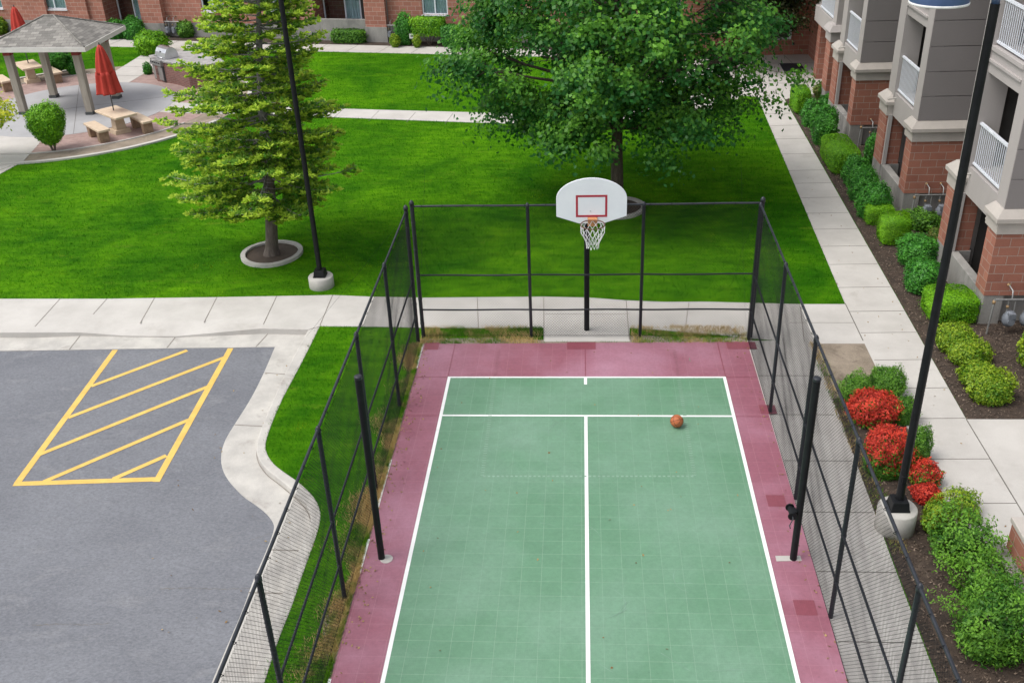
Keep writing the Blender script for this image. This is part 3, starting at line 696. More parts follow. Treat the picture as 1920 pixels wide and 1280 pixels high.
YBK = 18.88
fence('black chain link fence at the back of the court behind the hoop', (-3.44, YBK), (3.60, YBK-.04), [0, 2.36, 4.70, 7.04], ends=(0, 7.04), side=-1, seed=3, wr=.0021)
fence('black chain link fence beside the car park and grass verge', (-3.52, 18.62), (-3.52, 4.2), [0, 2.56, 5.13, 7.75, 10.6, 13.5], ends=(0,), side=1, seed=4)
fence('black chain link fence between the court and the planting bed', (3.55, 18.74), (3.50, 4.2), [0.0, 2.80, 5.40, 8.08, 10.72, 13.4], ends=(), side=-1, seed=5)

# ------------------------------------------------------------------ hoop
hp = (0.12, 19.17); bx, by = 0.205, 18.22
t = thing('basketball_hoop', 'white fan backboard basketball hoop on a black pole behind the court', 'basketball hoop', (*hp, 0))
m_ = MB(); m_.cyl(hp, .058, -.1, 3.42, 16); m_.lathe((*hp, 3.42), [(.06, 0), (.05, .03), (.01, .045)], 16); m_.build('pole', 'black_metal', t)
m_ = MB()
for z in (3.12, 3.34):
    for s in (-.06, .06): m_.tube([(hp[0]+s, hp[1], z), (bx+s*1.6, by+.05, z)], .02, 8)
m_.box(bx-.17, bx+.17, by+.035, by+.06, 3.04, 3.44); m_.build('support_arm', 'black_metal', t)
prof = [(-.685, 3.06), (-.24, 2.91), (.24, 2.91), (.685, 3.06), (.685, 3.42)]
prof += [(.685*math.cos(a)**1.06 if math.cos(a) > 0 else -.685*abs(math.cos(a))**1.06, 3.42+.425*math.sin(a)) for a in np.linspace(.10, PI-.10, 26)]+[(-.685, 3.42)]
m_ = MB(); n_ = len(prof); vs = [(bx+x, by, z) for x, z in prof]+[(bx+x, by+.035, z) for x, z in prof]
m_.add(vs, [tuple(range(n_)), tuple(range(2*n_-1, n_-1, -1))]+[(i, n_+i, n_+(i+1) % n_, (i+1) % n_) for i in range(n_)])
bb = m_.build('backboard', 'backboard_white', t, bevel=.006)
m_ = MB(); w, zb, zt, l = .305, 3.045, 3.50, .042; yf = by-.003
for x0, x1, a, b in ((-w, w, zt-l, zt), (-w, w, zb, zb+l), (-w, -w+l, zb+l, zt-l), (w-l, w, zb+l, zt-l)): m_.box(bx+x0, bx+x1, yf, by+.003, a, b)
m_.build('target_square', 'red_paint', bb)
m_ = MB()
for x in (-.02,): m_.tube([(bx+x, by-.008, 3.17), (bx+x, by, 3.17)], .012, 8)
m_.build('bolt', 'steel', bb)
rc = (bx+.02, by-.385); RR = .232; RZ = 3.045
m_ = MB(); m_.tube([(rc[0]+RR*math.cos(a), rc[1]+RR*math.sin(a), RZ) for a in np.linspace(0, 2*PI, 41)], .0105, 8, caps=False)
rim = m_.build('rim', 'rim_rust', t)
m_ = MB(); m_.box(rc[0]-.095, rc[0]+.095, by-.03, by-.004, 2.86, 3.04); m_.box(rc[0]-.09, rc[0]+.09, by-.165, by-.03, RZ-.012, RZ+.008)
m_.tube([(rc[0]-.07, by-.02, 2.88), (rc[0]-.07, rc[1]+RR*.92, RZ-.01)], .009, 6); m_.tube([(rc[0]+.07, by-.02, 2.88), (rc[0]+.07, rc[1]+RR*.92, RZ-.01)], .009, 6)
m_.build('bracket', 'bracket_orange', rim)
m_ = MB(); NP = 12
def netr(s): return .228*(1-s)**1.35+.098+.018*max(0, s-.7)/.3 if s < 1 else .118
for sg in (1, -1):
    for k in range(NP):
        pts = []
        for i in range(13):
            s = i/12; a = 2*PI*(k+.5*0)/NP+sg*s*2*PI/NP*2.5+.02*math.sin(k*5+i); rr = min(netr(s), .232)
            pts.append((rc[0]+rr*math.cos(a), rc[1]+rr*math.sin(a), RZ-.01-s*.46-.012*math.sin(k*2.3)*s))
        m_.tube(pts, [.0055]*12+[.010], 5)
m_.build('net', 'net_white', t)

# ------------------------------------------------------------------ ball
bc = G(1269, 790, .135); bc = (bc[0], bc[1], .028+.119)
t = thing('basketball', 'orange basketball resting on the white service line', 'ball', (bc[0], bc[1], .028))
m_ = MB(); pr = [(.119*math.cos(a), .119*math.sin(a)) for a in np.linspace(-PI/2+.02, PI/2-.02, 25)]; m_.lathe(bc, pr, 40); m_.build('skin', 'ball_orange', t)
m_ = MB(); Rb = .1185; Rm = Matrix.Rotation(.5, 3, 'X') @ Matrix.Rotation(.9, 3, 'Y') @ Matrix.Rotation(.4, 3, 'Z')
def sph(ds): return [tuple(Vector(bc)+Rm @ (Vector(d).normalized()*Rb)) for d in ds]
A = np.linspace(0, 2*PI, 49)
m_.tube(sph([(math.cos(a), math.sin(a), 0) for a in A]), .0035, 6, caps=False); m_.tube(sph([(math.cos(a), 0, math.sin(a)) for a in A]), .0035, 6, caps=False)
for s in (1, -1): m_.tube(sph([(s*(.62+.22*math.cos(2*a)), .75*math.cos(a), .75*math.sin(a)) for a in A]), .0035, 6, caps=False)
m_.build('seam', 'ball_seam', t)

# ------------------------------------------------------------------ net posts
t = thing('net_post', 'black steel net post at the left edge of the court', 'net post', (-3.12, 11.76, 0), 'net posts')
m_ = MB(); m_.cyl((-3.12, 11.76), .053, -.1, 3.33, 18); m_.build('tube', 'black_metal', t); m_ = MB(); m_.lathe((-3.12, 11.76, 3.33), [(.057, -.03), (.057, .012), (.045, .02), (.01, .024)], 18); m_.build('cap', 'fence_black', t)
t = thing('net_post', 'black steel net post with a winch at the right edge of the court', 'net post', (3.22, 11.86, 0), 'net posts')
m_ = MB(); m_.cyl((3.22, 11.86), .053, -.1, 3.24, 18); m_.build('tube', 'black_metal', t); m_ = MB(); m_.lathe((3.22, 11.86, 3.24), [(.057, -.03), (.057, .012), (.045, .02), (.01, .024)], 18); m_.build('cap', 'fence_black', t)
m_ = MB(); wz = .93
m_.box(3.09, 3.17, 11.80, 11.92, wz-.04, wz+.04); m_.tube([(3.10, 11.76, wz), (3.10, 11.96, wz)], .04, 14); m_.tube([(3.10, 11.745, wz), (3.10, 11.765, wz)], .066, 16); m_.tube([(3.10, 11.955, wz), (3.10, 11.975, wz)], .066, 16)
wn = m_.build('winch', 'black_metal', t); m_ = MB(); m_.tube([(3.10, 11.75, wz), (3.10, 11.70, wz), (3.06, 11.70, wz-.13), (3.06, 11.64, wz-.13)], .009, 6); m_.build('crank', 'fence_black', wn)

# ------------------------------------------------------------------ street lamps
def lamp(x, y, label, ang, bh, hz):
    t = thing('street_lamp', label, 'street lamp', (x, y, 0), 'tall black lamp posts')
    m_ = MB(); m_.lathe((x, y, 0), [(.30, -.2), (.30, bh-.02), (.285, bh)], 36); m_.build('concrete_base', 'kerb_concrete', t)
    m_ = MB(); m_.box(x-.15, x+.15, y-.15, y+.15, bh, bh+.03); m_.frus(x-.14, x+.14, y-.14, y+.14, bh+.03, bh+.17, .02)
    m_.build('base_cover', 'black_metal', t, bevel=.01)
    m_ = MB(); m_.tube([(x, y, bh+.1), (x, y, hz)], [.062, .055], 16); m_.lathe((x, y, bh+.62), [(.064, -.005), (.067, 0), (.067, .008), (.064, .013)], 16)
    m_.box(x-.03, x+.03, y-.068, y-.05, bh+.5, bh+.62); m_.build('pole', 'black_metal', t)
    m_ = MB(); m_.lathe((x, y, hz), [(.05, 0), (.05, .25), (.03, .27)], 16); m_.build('collar', 'lamp_blue', t)
    ca, sa = math.cos(ang), math.sin(ang); hx, hy = x+ca*.66, y+sa*.66
    m_ = MB(); m_.tube([(x, y, hz+.2), (x+ca*.2, y+sa*.2, hz+.42), (x+ca*.5, y+sa*.5, hz+.50), (hx, hy, hz+.50)], .026, 10); m_.build('arm', 'lamp_blue', t)
    hz += .12; m_ = MB(); m_.lathe((hx, hy, hz), [(.30, -.10), (.335, -.10), (.34, -.085), (.335, .10), (.30, .17), (.20, .27), (.10, .33), (.05, .40), (.01, .41)], 40)
    hd = m_.build('lamp_shade', 'lamp_blue', t)
    m_ = MB(); m_.lathe((hx, hy, hz), [(.342, -.102), (.346, -.094), (.346, -.082), (.342, -.074)], 40); m_.lathe((hx, hy, hz-.099), [(.25, 0), (.298, .004)], 40); m_.build('shade_rim', 'sign_white', hd)
    return t
lamp(4.93, 12.63, 'tall black lamp post standing in the shrubs beside the fence', PI, .42, 8.0)
lamp(-6.29, 21.46, 'tall black lamp post on the lawn beside the fir tree', .3, .28, 8.0)

# ------------------------------------------------------------------ trees
def branchpath(p, q, sag, n=5):
    p, q = np.array(p, float), np.array(q, float); return [tuple(p+(q-p)*s+np.array([0, 0, sag*4*s*(1-s)])) for s in np.linspace(0, 1, n)]
def fir(x, y, Ht, label):
    t = thing('fir_tree', label, 'tree', (x, y, 0))
    lx, ly = .42, .05
    def axis(z): return np.array([x+lx*z/Ht*2+.04*math.sin(z*1.1), y+ly*z/Ht, z])
    m_ = MB(); zs = [-.1, .05, .2, .5, 1, 1.8, 2.8, 4, 5.2, 6.4, Ht]; rs = [.26, .21, .175, .16, .155, .14, .125, .10, .08, .055, .012]
    m_.tube([tuple(axis(z)) for z in zs[:7]], rs[:7], 12, 0); m_.tube([tuple(axis(z)) for z in zs[6:]], rs[6:], 12, 1); m_.build('trunk', ['bark_fir', 'bark_pale'], t)
    br = MB(); C = []; N = []; Tn = []; Ls = []
    z = 1.3
    while z < Ht-.3:
        fr = (z-1.1)/(Ht-1.1); Lmax = 2.66*(1-fr)**.70*min(1, .32+.68*max(0, (z-1.3)/.75))+.08
        nb = rng.integers(6, 9) if z < Ht-1.5 else 6; a0 = rng.uniform(0, 2*PI)
        for k in range(nb):
            a = a0+2*PI*k/nb+rng.uniform(-.28, .28); L = Lmax*rng.uniform(.66, 1.07)*(1+.10*math.cos(a-2.9)); zz = z+rng.uniform(-.12, .12)
            p = axis(zz); d = np.array([math.cos(a), math.sin(a), 0]); droop = -.03+.27*fr
            q = p+d*L+np.array([0, 0, L*droop]); side = np.array([-d[1], d[0], 0])
            pa = branchpath(p, q, -.06*L, 6); bare = rng.random() < .13
            br.tube(pa, list(np.linspace(.028*(.4+.6*L/2.6), .006, 6)), 5, caps=False)
            nt2 = int(6+L*7.5)
            for i in range(nt2):
                s = .16+.84*(i+.5)/nt2; b0 = p+(q-p)*s+np.array([0, 0, -.06*L*4*s*(1-s)])
                sg = 1 if i % 2 else -1; tl_ = (.16+.62*L*.36*(1-s)**.8*(.5+s))*rng.uniform(.7, 1.25)+.06
                td = d*.75+side*sg*.85+np.array([0, 0, rng.uniform(-.12, .16)]); td /= np.linalg.norm(td)
                if bare and s < .8:
                    if rng.random() < .6: br.tube([tuple(b0), tuple(b0+td*tl_*.8+np.array([0, 0, .02])) ], [.006, .002], 4, caps=False)
                    continue
                if rng.random() < .35: br.tube([tuple(b0), tuple(b0+td*tl_*.85)], [.006, .002], 4, caps=False)
                ncl = max(2, int(tl_/.075))
                for c in range(ncl):
                    f = (c+.8)/ncl; cc = b0+td*tl_*f+rng.normal(0, .018, 3)
                    if s < .38 and rng.random() < .45: continue
                    outer = (s*.6+.4*f)
                    m2 = 13; cd_ = rng.normal(0, 1, (m2, 3)); cd_[:, 2] = np.abs(cd_[:, 2])*.55-.05; cd_ = cd_+td*.9+d*.3; cd_ /= np.linalg.norm(cd_, axis=1, keepdims=True)
                    ln_ = rng.uniform(.08, .145, m2)
                    C.append(cc+cd_*ln_[:, None]*.45); N.append(cd_); Ls.append(ln_)
                    new = 1.0 if (f > .5 and rng.random() < .35+.6*outer) else rng.uniform(.05, .5)
                    Tn.append(np.clip(new*rng.uniform(.75, 1.0)+rng.normal(0, .07, m2), 0, 1))
        z += rng.uniform(.22, .31)
    C = np.concatenate(C); Dd = np.concatenate(N); Ls = np.concatenate(Ls); Tn = np.concatenate(Tn); n = len(C)
    # each needle tuft: a narrow kite along its own direction, facing roughly up
    upv = rng.normal(0, .5, (n, 3)); upv[:, 2] += 1; B = np.cross(Dd, upv); B /= np.maximum(np.linalg.norm(B, axis=1, keepdims=True), 1e-6)
    w = .023*rng.uniform(.8, 1.35, (n, 1)); L_ = Ls[:, None]
    V = np.stack([C-Dd*L_*.5, C+B*w+Dd*L_*.1, C+Dd*L_*.5, C-B*w+Dd*L_*.1], 1).reshape(-1, 3)
    fast_mesh('needles', V, np.arange(4*n).reshape(n, 4), 'fir_leaf', t, Tn); br.build('branch', 'twig_grey', t); print('fir', n)
    return t
fir(-8.04, 23.32, 8.3, 'conifer with pale green tips on the lawn beside the lamp post')

def broadleaf(name, label, x, y, trunk_h, cz, rx, ry, rz, ncl, per, leaf, lsz, bark, tr, lo=.35, cxy=(0, 0), clr=.55, taper=.34, spur=0, boughs=None):
    t = thing(name, label, 'tree', (x, y, 0)); m_ = MB()
    top = np.array([x+cxy[0]*.4, y+cxy[1]*.4, trunk_h])
    m_.tube([(x, y, -.1), (x, y, .05), (x+.02, y, .25), (x+cxy[0]*.2, y+cxy[1]*.2, trunk_h*.6), tuple(top)], [tr*1.7, tr*1.35, tr*1.05, tr*.95, tr*.85], 12)
    cc0 = np.array([x+cxy[0], y+cxy[1], cz]); spine = [top]
    ctop = np.array([x+cxy[0], y+cxy[1], cz+rz*.55]); m_.tube([tuple(top), tuple(top*.5+ctop*.5+np.array([.15, 0, 0])), tuple(ctop)], [tr*.85, tr*.5, tr*.15], 8)
    nl = 9; limbs = []
    for k in range(nl):
        a = 2*PI*k/nl+rng.uniform(-.25, .25); s0 = rng.uniform(0, .55); p = top+(ctop-top)*s0
        e = rng.uniform(-.25, .5); q = cc0+np.array([math.cos(a)*math.cos(e)*rx*.62, math.sin(a)*math.cos(e)*ry*.62, math.sin(e)*rz*.6])
        pa = [np.array(w_) for w_ in branchpath(p, q, -.08*np.linalg.norm(q-p), 6)]; limbs.append(pa); m_.tube([tuple(w_) for w_ in pa], list(np.linspace(tr*.5, tr*.14, 6)), 7, caps=False)
    C = []; N = []; T = []; br = m_; nodes = [w_ for l in limbs for w_ in l[2:]]+[top+(ctop-top)*s for s in (.4, .7, 1)]
    nodes = np.array(nodes)
    lump = rng.normal(size=(14, 3)); lump /= np.linalg.norm(lump, axis=1, keepdims=True); la = rng.uniform(-.45, .28, 14)
    if boughs:
        cl_ = []
        for (ang, r_, z_, Rb) in boughs:
            bc_ = np.array([cc0[0]+math.cos(ang)*r_*rx/4.2, cc0[1]+math.sin(ang)*r_*ry/4.2, z_])
            p = top+(ctop-top)*max(0, min(.9, (z_-2.6)/6)); pa = [np.array(w_) for w_ in branchpath(p, bc_, -.05*np.linalg.norm(bc_-p), 7)]
            m2_ = MB(); br.tube([tuple(w_) for w_ in pa], list(np.linspace(tr*.42, tr*.1, 7)), 6, caps=False)
            for q_ in range(9):
                e_ = bc_+rng.normal(0, 1, 3)*np.array([.62, .62, .34])*Rb
                cl_.append((e_, pa[rng.integers(4, 7)], rng.uniform(0, .8)))
        for c, nd, base in cl_:
            br.tube(branchpath(nd, c, -.04, 4), [tr*.1, tr*.07, tr*.04, tr*.02], 5, caps=False)
            mm = int(per*rng.uniform(.6, 1.35)); R_ = clr*rng.uniform(.65, 1.2); out = (c-cc0)/np.array([rx, ry, rz])
            sp_ = rng.normal(0, 1, (mm, 3))*np.array([R_*.6, R_*.6, R_*.36]); sp_[:, 2] -= .25*(sp_[:, 0]**2+sp_[:, 1]**2)/R_
            nn2 = rng.normal(0, .55, (mm, 3))+out*.55+sp_/R_*.35; nn2[:, 2] += .7
            C.append(c+sp_); N.append(nn2); T.append(np.clip(base*.7+.24*sp_[:, 2]/(R_*.4)+rng.normal(0, .17, mm)+.3*(rng.random(mm) < .06), 0, 1))  # tint rises with height in the clump: light and shade put into leaf colour
        ncl = spur = 0
    for k in range(ncl+spur):
        v = rng.normal(size=3); v /= np.linalg.norm(v); rr = rng.uniform(lo, 1)**.6
        lu = 1+sum(a*max(0, v@l)**6 for a, l in zip(la, lump))
        c = cc0+v*np.array([rx, ry, rz])*rr*lu
        if k >= ncl: rr = rng.uniform(1.02, 1.22)
        if v[2] < -.1:
            tp = max(.3, 1+v[2]*taper); c[0] = cc0[0]+(c[0]-cc0[0])*tp; c[1] = cc0[1]+(c[1]-cc0[1])*tp
            if rr < .55: continue
        j = np.argmin(((nodes-c)**2).sum(1)); pth = branchpath(nodes[j], c, -.05, 4); br.tube(pth, [tr*.085, tr*.06, tr*.04, tr*.02], 5, caps=False)
        mm = int(per*rng.uniform(.55, 1.4)); R_ = clr*rng.uniform(.65, 1.3)*(.62 if k >= ncl else 1); mm = int(mm*(.45 if k >= ncl else 1))
        sp_ = rng.normal(0, 1, (mm, 3))*np.array([R_*.62, R_*.62, R_*.42]); out = (c-cc0)/np.array([rx, ry, rz])
        pos = c+sp_; nn2 = rng.normal(0, .55, (mm, 3))+out*.55+sp_/R_*.35; nn2[:, 2] += .75
        C.append(pos); N.append(nn2); base = rng.uniform(.0, .8); T.append(np.clip(base*.75+.28*sp_[:, 2]/(R_*.42)+rng.normal(0, .18, mm)+.25*(rng.random(mm) < .08), 0, 1))  # clump tops tinted lighter, undersides darker: shading painted into the leaves
    C = np.concatenate(C); N = np.concatenate(N); T = np.concatenate(T)
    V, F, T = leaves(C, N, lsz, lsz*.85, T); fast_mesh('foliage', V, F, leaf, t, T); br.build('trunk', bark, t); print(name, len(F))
    return t
BOUGHS = []
for z_, r_, nb_, Rb, ph in ((2.35, 2.2, 5, .70, .35), (3.0, 3.2, 8, .9, .5), (4.1, 4.0, 9, 1.0, .1), (5.4, 3.7, 9, 1.05, .45), (6.7, 2.9, 7, 1.1, .2), (7.9, 1.6, 4, 1.1, .6), (4.6, 1.6, 4, 1.0, .3), (3.3, 1.3, 3, .8, 1.1)):
    for k in range(nb_): BOUGHS.append((2*PI*(k+ph)/nb_+rng.uniform(-.22, .22), r_*rng.uniform(.86, 1.12), z_+rng.uniform(-.35, .35), Rb*rng.uniform(.8, 1.1)))
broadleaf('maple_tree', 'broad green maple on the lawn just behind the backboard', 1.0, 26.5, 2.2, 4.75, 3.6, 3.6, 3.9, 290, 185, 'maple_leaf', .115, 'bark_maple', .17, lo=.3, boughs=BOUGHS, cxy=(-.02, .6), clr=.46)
broadleaf('plum_tree', 'dark bronze green tree beside the entrance plaza', 6.2, 41.2, 1.4, 3.3, 2.6, 1.7, 2.3, 150, 320, 'dark_leaf', .10, 'bark_maple', .11, lo=.15, cxy=(.75, -.2), clr=.5)
broadleaf('small_tree', 'small yellow leaved tree reaching in from the left edge before the gazebo', -21.3, 30.9, 1.0, 1.75, 1.75, 1.5, .7, 90, 60, 'gold_leaf', .10, 'twig', .045, lo=.2, cxy=(1.15, .2), clr=.26)
# round edging kerbs round the two lawn trees
def treering(x, y, r, label):
    m_ = MB(); n_ = 40; rr = [r*(1+.012*math.sin(3*a)) for a in np.linspace(0, 2*PI, n_+1)]
    o_ = [(x+math.cos(a)*q, y+math.sin(a)*q) for a, q in zip(np.linspace(0, 2*PI, n_+1), rr)]; i_ = [(x+math.cos(a)*(q-.12), y+math.sin(a)*(q-.12)) for a, q in zip(np.linspace(0, 2*PI, n_+1), rr)]
    for k in range(n_):
        if k % 8 == 7: continue
        m_.prism([o_[k], o_[k+1], i_[k+1], i_[k]], -.1, .085)
    for k in range(7, n_, 8):
        c_ = .04; a, b = np.array(o_[k]), np.array(o_[k+1]); e, f = np.array(i_[k]), np.array(i_[k+1])
        m_.prism([tuple(a), tuple(b+(a-b)*.05), tuple(f+(e-f)*.05), tuple(e)], -.1, .083)
    o = thing('tree_ring', label, 'edging', (x, y, 0), 'concrete edging rings round the lawn trees'); m_.build('kerb_ring', 'kerb_concrete', o)
    m2 = MB(); m2.prism([(x+math.cos(a)*(r-.1), y+math.sin(a)*(r-.1)) for a in np.linspace(0, 2*PI, 33)[:-1]], -.1, .03, side=False); m2.build('soil_bed', 'soil', o)
treering(-8.04, 23.32, .80, 'round concrete edging ring at the foot of the conifer'); treering(1.0, 26.25, .80, 'round concrete edging ring at the foot of the maple')
# ------------------------------------------------------------------ right apartment building: three projecting bays
XF, XB_ = 8.5, 11.6; ZT = 8.9
bld = thing('apartment_building', 'beige and red block apartment building with white balcony railings along the walkway', 'building', (XF, 19.4, 0))
def bay(yn, seed):
    nm = 'bay'; P = bld
    w = MB()                                  # rendered walls: columns, spandrels, slabs, rear wall
    w.box(8.55, 8.90, yn+.06, yn+.50, 2.55, ZT)                    # near corner column
    w.box(8.90, XB_, yn+.085, yn+.50, 2.55, ZT)
    w.box(8.55, 9.05, yn+2.25, yn+2.80, 2.6, ZT)                    # far column
    w.box(9.05, XB_, yn+2.45, yn+2.80, -.1, ZT)
    for z0, z1 in ((2.13, 2.74), (4.82, 5.38), (7.5, 8.05)):
        w.box(8.58, 8.82, yn+.50, yn+2.25, z0, z1)
        w.box(8.82, XB_, yn+.50, yn+2.45, z0+.18, z1-.03)
    for z in (5.06, 7.74): w.frus(8.525, 8.58, yn+.50, yn+2.25, z, z+.05, .0, 0); 
    w.box(8.53, 8.58, yn+.50, yn+2.25, 5.30, 5.385)
    b = w.build(nm, 'beige_wall', P)
    r = MB(); r.box(XB_-.25, XB_-.05, yn+.5, yn+2.45, .0, ZT); r.box(8.72, XB_-.25, yn+.5, yn+2.43, -.05, .06); r.box(9.12, XB_-.26, yn+2.43, yn+2.448, .06, ZT-.1); r.build('rear_wall', 'room_wall_shade', b)  # thin dark side sheet paints the recess shade over the beige wall
    for z in (.08, 2.74, 5.40): MB().box(XB_-.27, XB_-.255, yn+.75, yn+2.2, z, z+2.0).build('balcony_door', 'dark_room', b)
    s = MB(); zs = [2.62]+[3.25+.618*i for i in range(9)]+[ZT]
    for a, c in zip(zs[:-1], zs[1:]): s.frus(8.555, XB_, yn+.035, yn+.085, a+.008, min(c, ZT)-.012, 0, 0)
    s.build('siding', 'taupe_siding', b)
    k = MB()
    k.box(8.5, 8.92, yn+.0, yn+.52, -.2, .69); k.box(8.92, XB_, yn+.14, yn+.5, -.2, .66)
    k.box(8.5, 8.70, yn+.52, yn+2.28, -.2, .70)
    k.build('patio_wall', 'old_concrete', b, bevel=.012); k = MB(); k.box(8.46, 9.0, yn+2.28, yn+3.02, -.2, .69); k.box(9.0, XB_, yn+2.82, yn+2.99, -.2, .69)
    k.build('concrete_plinth', 'old_concrete', b, bevel=.012)
    k = MB(); k.box(8.49, XB_, yn-.012, yn+.5, .692, 2.10); k.build('brick_pier', 'block_red', b)
    k = MB(); k.box(8.46, 8.96, yn+2.30, yn+3.0, .692, 2.10); k.box(8.96, XB_, yn+2.803, yn+2.98, .692, 2.10); k.build('brick_pier', 'block_red', b)
    MB().box(8.50, 8.60, yn+2.215, yn+2.30, .7, 2.13).build('jamb', 'beige_wall', b); MB().box(8.96, 9.05, yn+2.38, yn+2.448, .7, 2.13).build('jamb', 'beige_wall', b)
    c = MB()
    c.box(8.46, XB_, yn-.045, yn+.60, 2.10, 2.36); c.box(8.40, XB_, yn-.105, yn+.64, 2.36, 2.45); c.frus(8.40, XB_+.1, yn-.105, yn+.64, 2.45, 2.62, .13, .135)
    c.build('stone_cap', 'stone_cap', b)
    c = MB(); c.box(8.43, 9.0, yn+2.26, yn+3.04, 2.10, 2.40); c.box(8.37, 9.05, yn+2.2, yn+3.10, 2.40, 2.49); c.frus(8.37, 9.05, yn+2.2, yn+3.10, 2.49, 2.68, .16, .2)
    c.build('stone_cap', 'stone_cap', b)
    for zb, zt in ((2.80, 3.74), (5.43, 6.33)):
        q = MB(); q.box(8.62, 8.68, yn+.5, yn+2.25, zt-.05, zt); q.box(8.625, 8.67, yn+.5, yn+2.25, zb, zb+.045)
        for i in range(17): y = yn+.55+i*(1.65/16); q.box(8.638, 8.656, y-.009, y+.009, zb+.045, zt-.05)
        q.build('railing', 'white_metal', b)
    MB().tube([(8.58, yn+2.12, 2.62), (8.36, yn+2.12, 2.60)], .022, 8).build('drain_spout', 'pale_pipe', b); MB().tube([(8.58, yn+.62, 2.2), (8.46, yn+.62, 2.18)], .02, 8).build('drain_spout', 'pale_pipe', b)
    return b
BAYS = [19.4, 25.38, 31.35]
for i, y in enumerate(BAYS): bay(y, i)
m_ = MB(); m_.box(XB_, XB_+.3, 13, 41, -.2, ZT); m_.build('main_wall', 'taupe_siding', bld)
m_ = MB(); m_.box(8.2, XB_+4, 18.9, 41, ZT, ZT+.25); m_.build('eave', 'stone_cap', bld)
# last bay with a single brick pier near the entrance, and the entrance pier
m_ = MB(); m_.box(8.62, 9.0, 35.6, 36.3, -.1, .6); m_.build('concrete_plinth', 'old_concrete', bld)
m_ = MB(); m_.box(8.62, 9.0, 35.6, 36.3, .6, 2.3); m_.box(9.0, XB_, 35.7, 36.2, -.1, 2.3); m_.build('brick_pier', 'block_red', bld)
m_ = MB(); m_.box(8.58, 9.05, 35.55, 36.35, 2.3, 2.65); m_.frus(8.5, 9.1, 35.47, 36.43, 2.65, 2.85, .12, .15); m_.box(8.75, 9.2, 35.7, 36.2, 2.85, ZT); m_.box(9.2, XB_, 35.75, 36.15, 2.3, ZT); m_.build('stone_cap', 'beige_wall', bld)
q = MB(); q.box(8.82, 8.88, 36.2, 38.6, 3.75, 3.8); q.box(8.82, 8.87, 36.2, 38.6, 2.9, 2.95)
for i in range(24): q.box(8.84, 8.858, 36.25+i*.1-.009, 36.25+i*.1+.009, 2.95, 3.75)
q.build('railing', 'white_metal', bld)
m_ = MB(); m_.box(8.8, 9.0, 36.2, 39.3, 2.3, 2.85); m_.box(9.0, XB_, 36.2, 39.3, 2.4, 2.75); m_.build('balcony_slab', 'beige_wall', bld)
m_ = MB(); m_.box(9.55, 9.75, 39.2, 39.45, -.1, 2.5); m_.build('downpipe', 'beige_wall', bld)

# entrance porch between the two buildings
por = thing('entrance_porch', 'brick entrance porch with stone capped pier at the end of the walkway', 'porch', (9.4, 41.5, 0))
m_ = MB(); m_.box(9.12, 9.56, 39.45, 39.95, -.1, 2.35); m_.build('brick_pier', 'block_red', por)
m_ = MB(); m_.box(9.08, 9.62, 39.40, 40.0, 2.35, 2.7); m_.frus(9.0, 9.7, 39.32, 40.08, 2.7, 2.9, .14, .14); m_.box(9.18, 9.6, 39.5, 39.9, 2.9, 6.5); m_.build('stone_cap', 'beige_wall', por)
m_ = MB(); m_.box(4.2, 9.62, 43.45, 43.75, -.1, 6.5); m_.box(9.62, 9.95, 39.96, 43.75, -.1, 6.5); m_.build('brick_wall', 'block_red', por)
m_ = MB()
for a, b_, c, d in ((7.3, 8.84, .66, .74), (8.76, 8.84, .74, 2.1), (7.3, 7.38, .74, 2.1), (7.38, 8.76, 2.02, 2.1)): m_.box(a, b_, 43.40, 43.455, c, d)
wf = m_.build('window_frame', 'white_metal', por); m_ = MB(); m_.box(7.38, 8.76, 43.42, 43.447, .74, 2.02); m_.build('pane', 'dark_room', wf)
m_ = MB(); m_.box(9.58, 9.618, 40.7, 41.7, 1.2, 1.28); m_.box(9.58, 9.618, 40.7, 40.78, 1.28, 2.3); m_.box(9.58, 9.618, 41.62, 41.7, 1.28, 2.3); m_.build('window_frame', 'white_metal', por)
m_ = MB(); m_.box(4.2, 9.9, 41.9, 43.45, 2.75, 3.15); m_.build('canopy', 'stone_cap', por)
m_ = MB(); m_.box(8.9, 9.0, 43.38, 43.44, .42, .52); m_.build('wall_vent', 'dark_room', por)
mp = G(1460, 120)[:2], G(1501, 120)[:2], G(1512, 137)[:2], G(1471, 137)[:2]
t = MB(); t.prism([(8.13, 40.5), (8.98, 40.45), (9.02, 41.88), (8.17, 41.95)], .012, .03); tag(t.build('door_mat', 'mat_black', bevel=.005), 'black rubber door mat on the paving before the entrance', 'door mat')

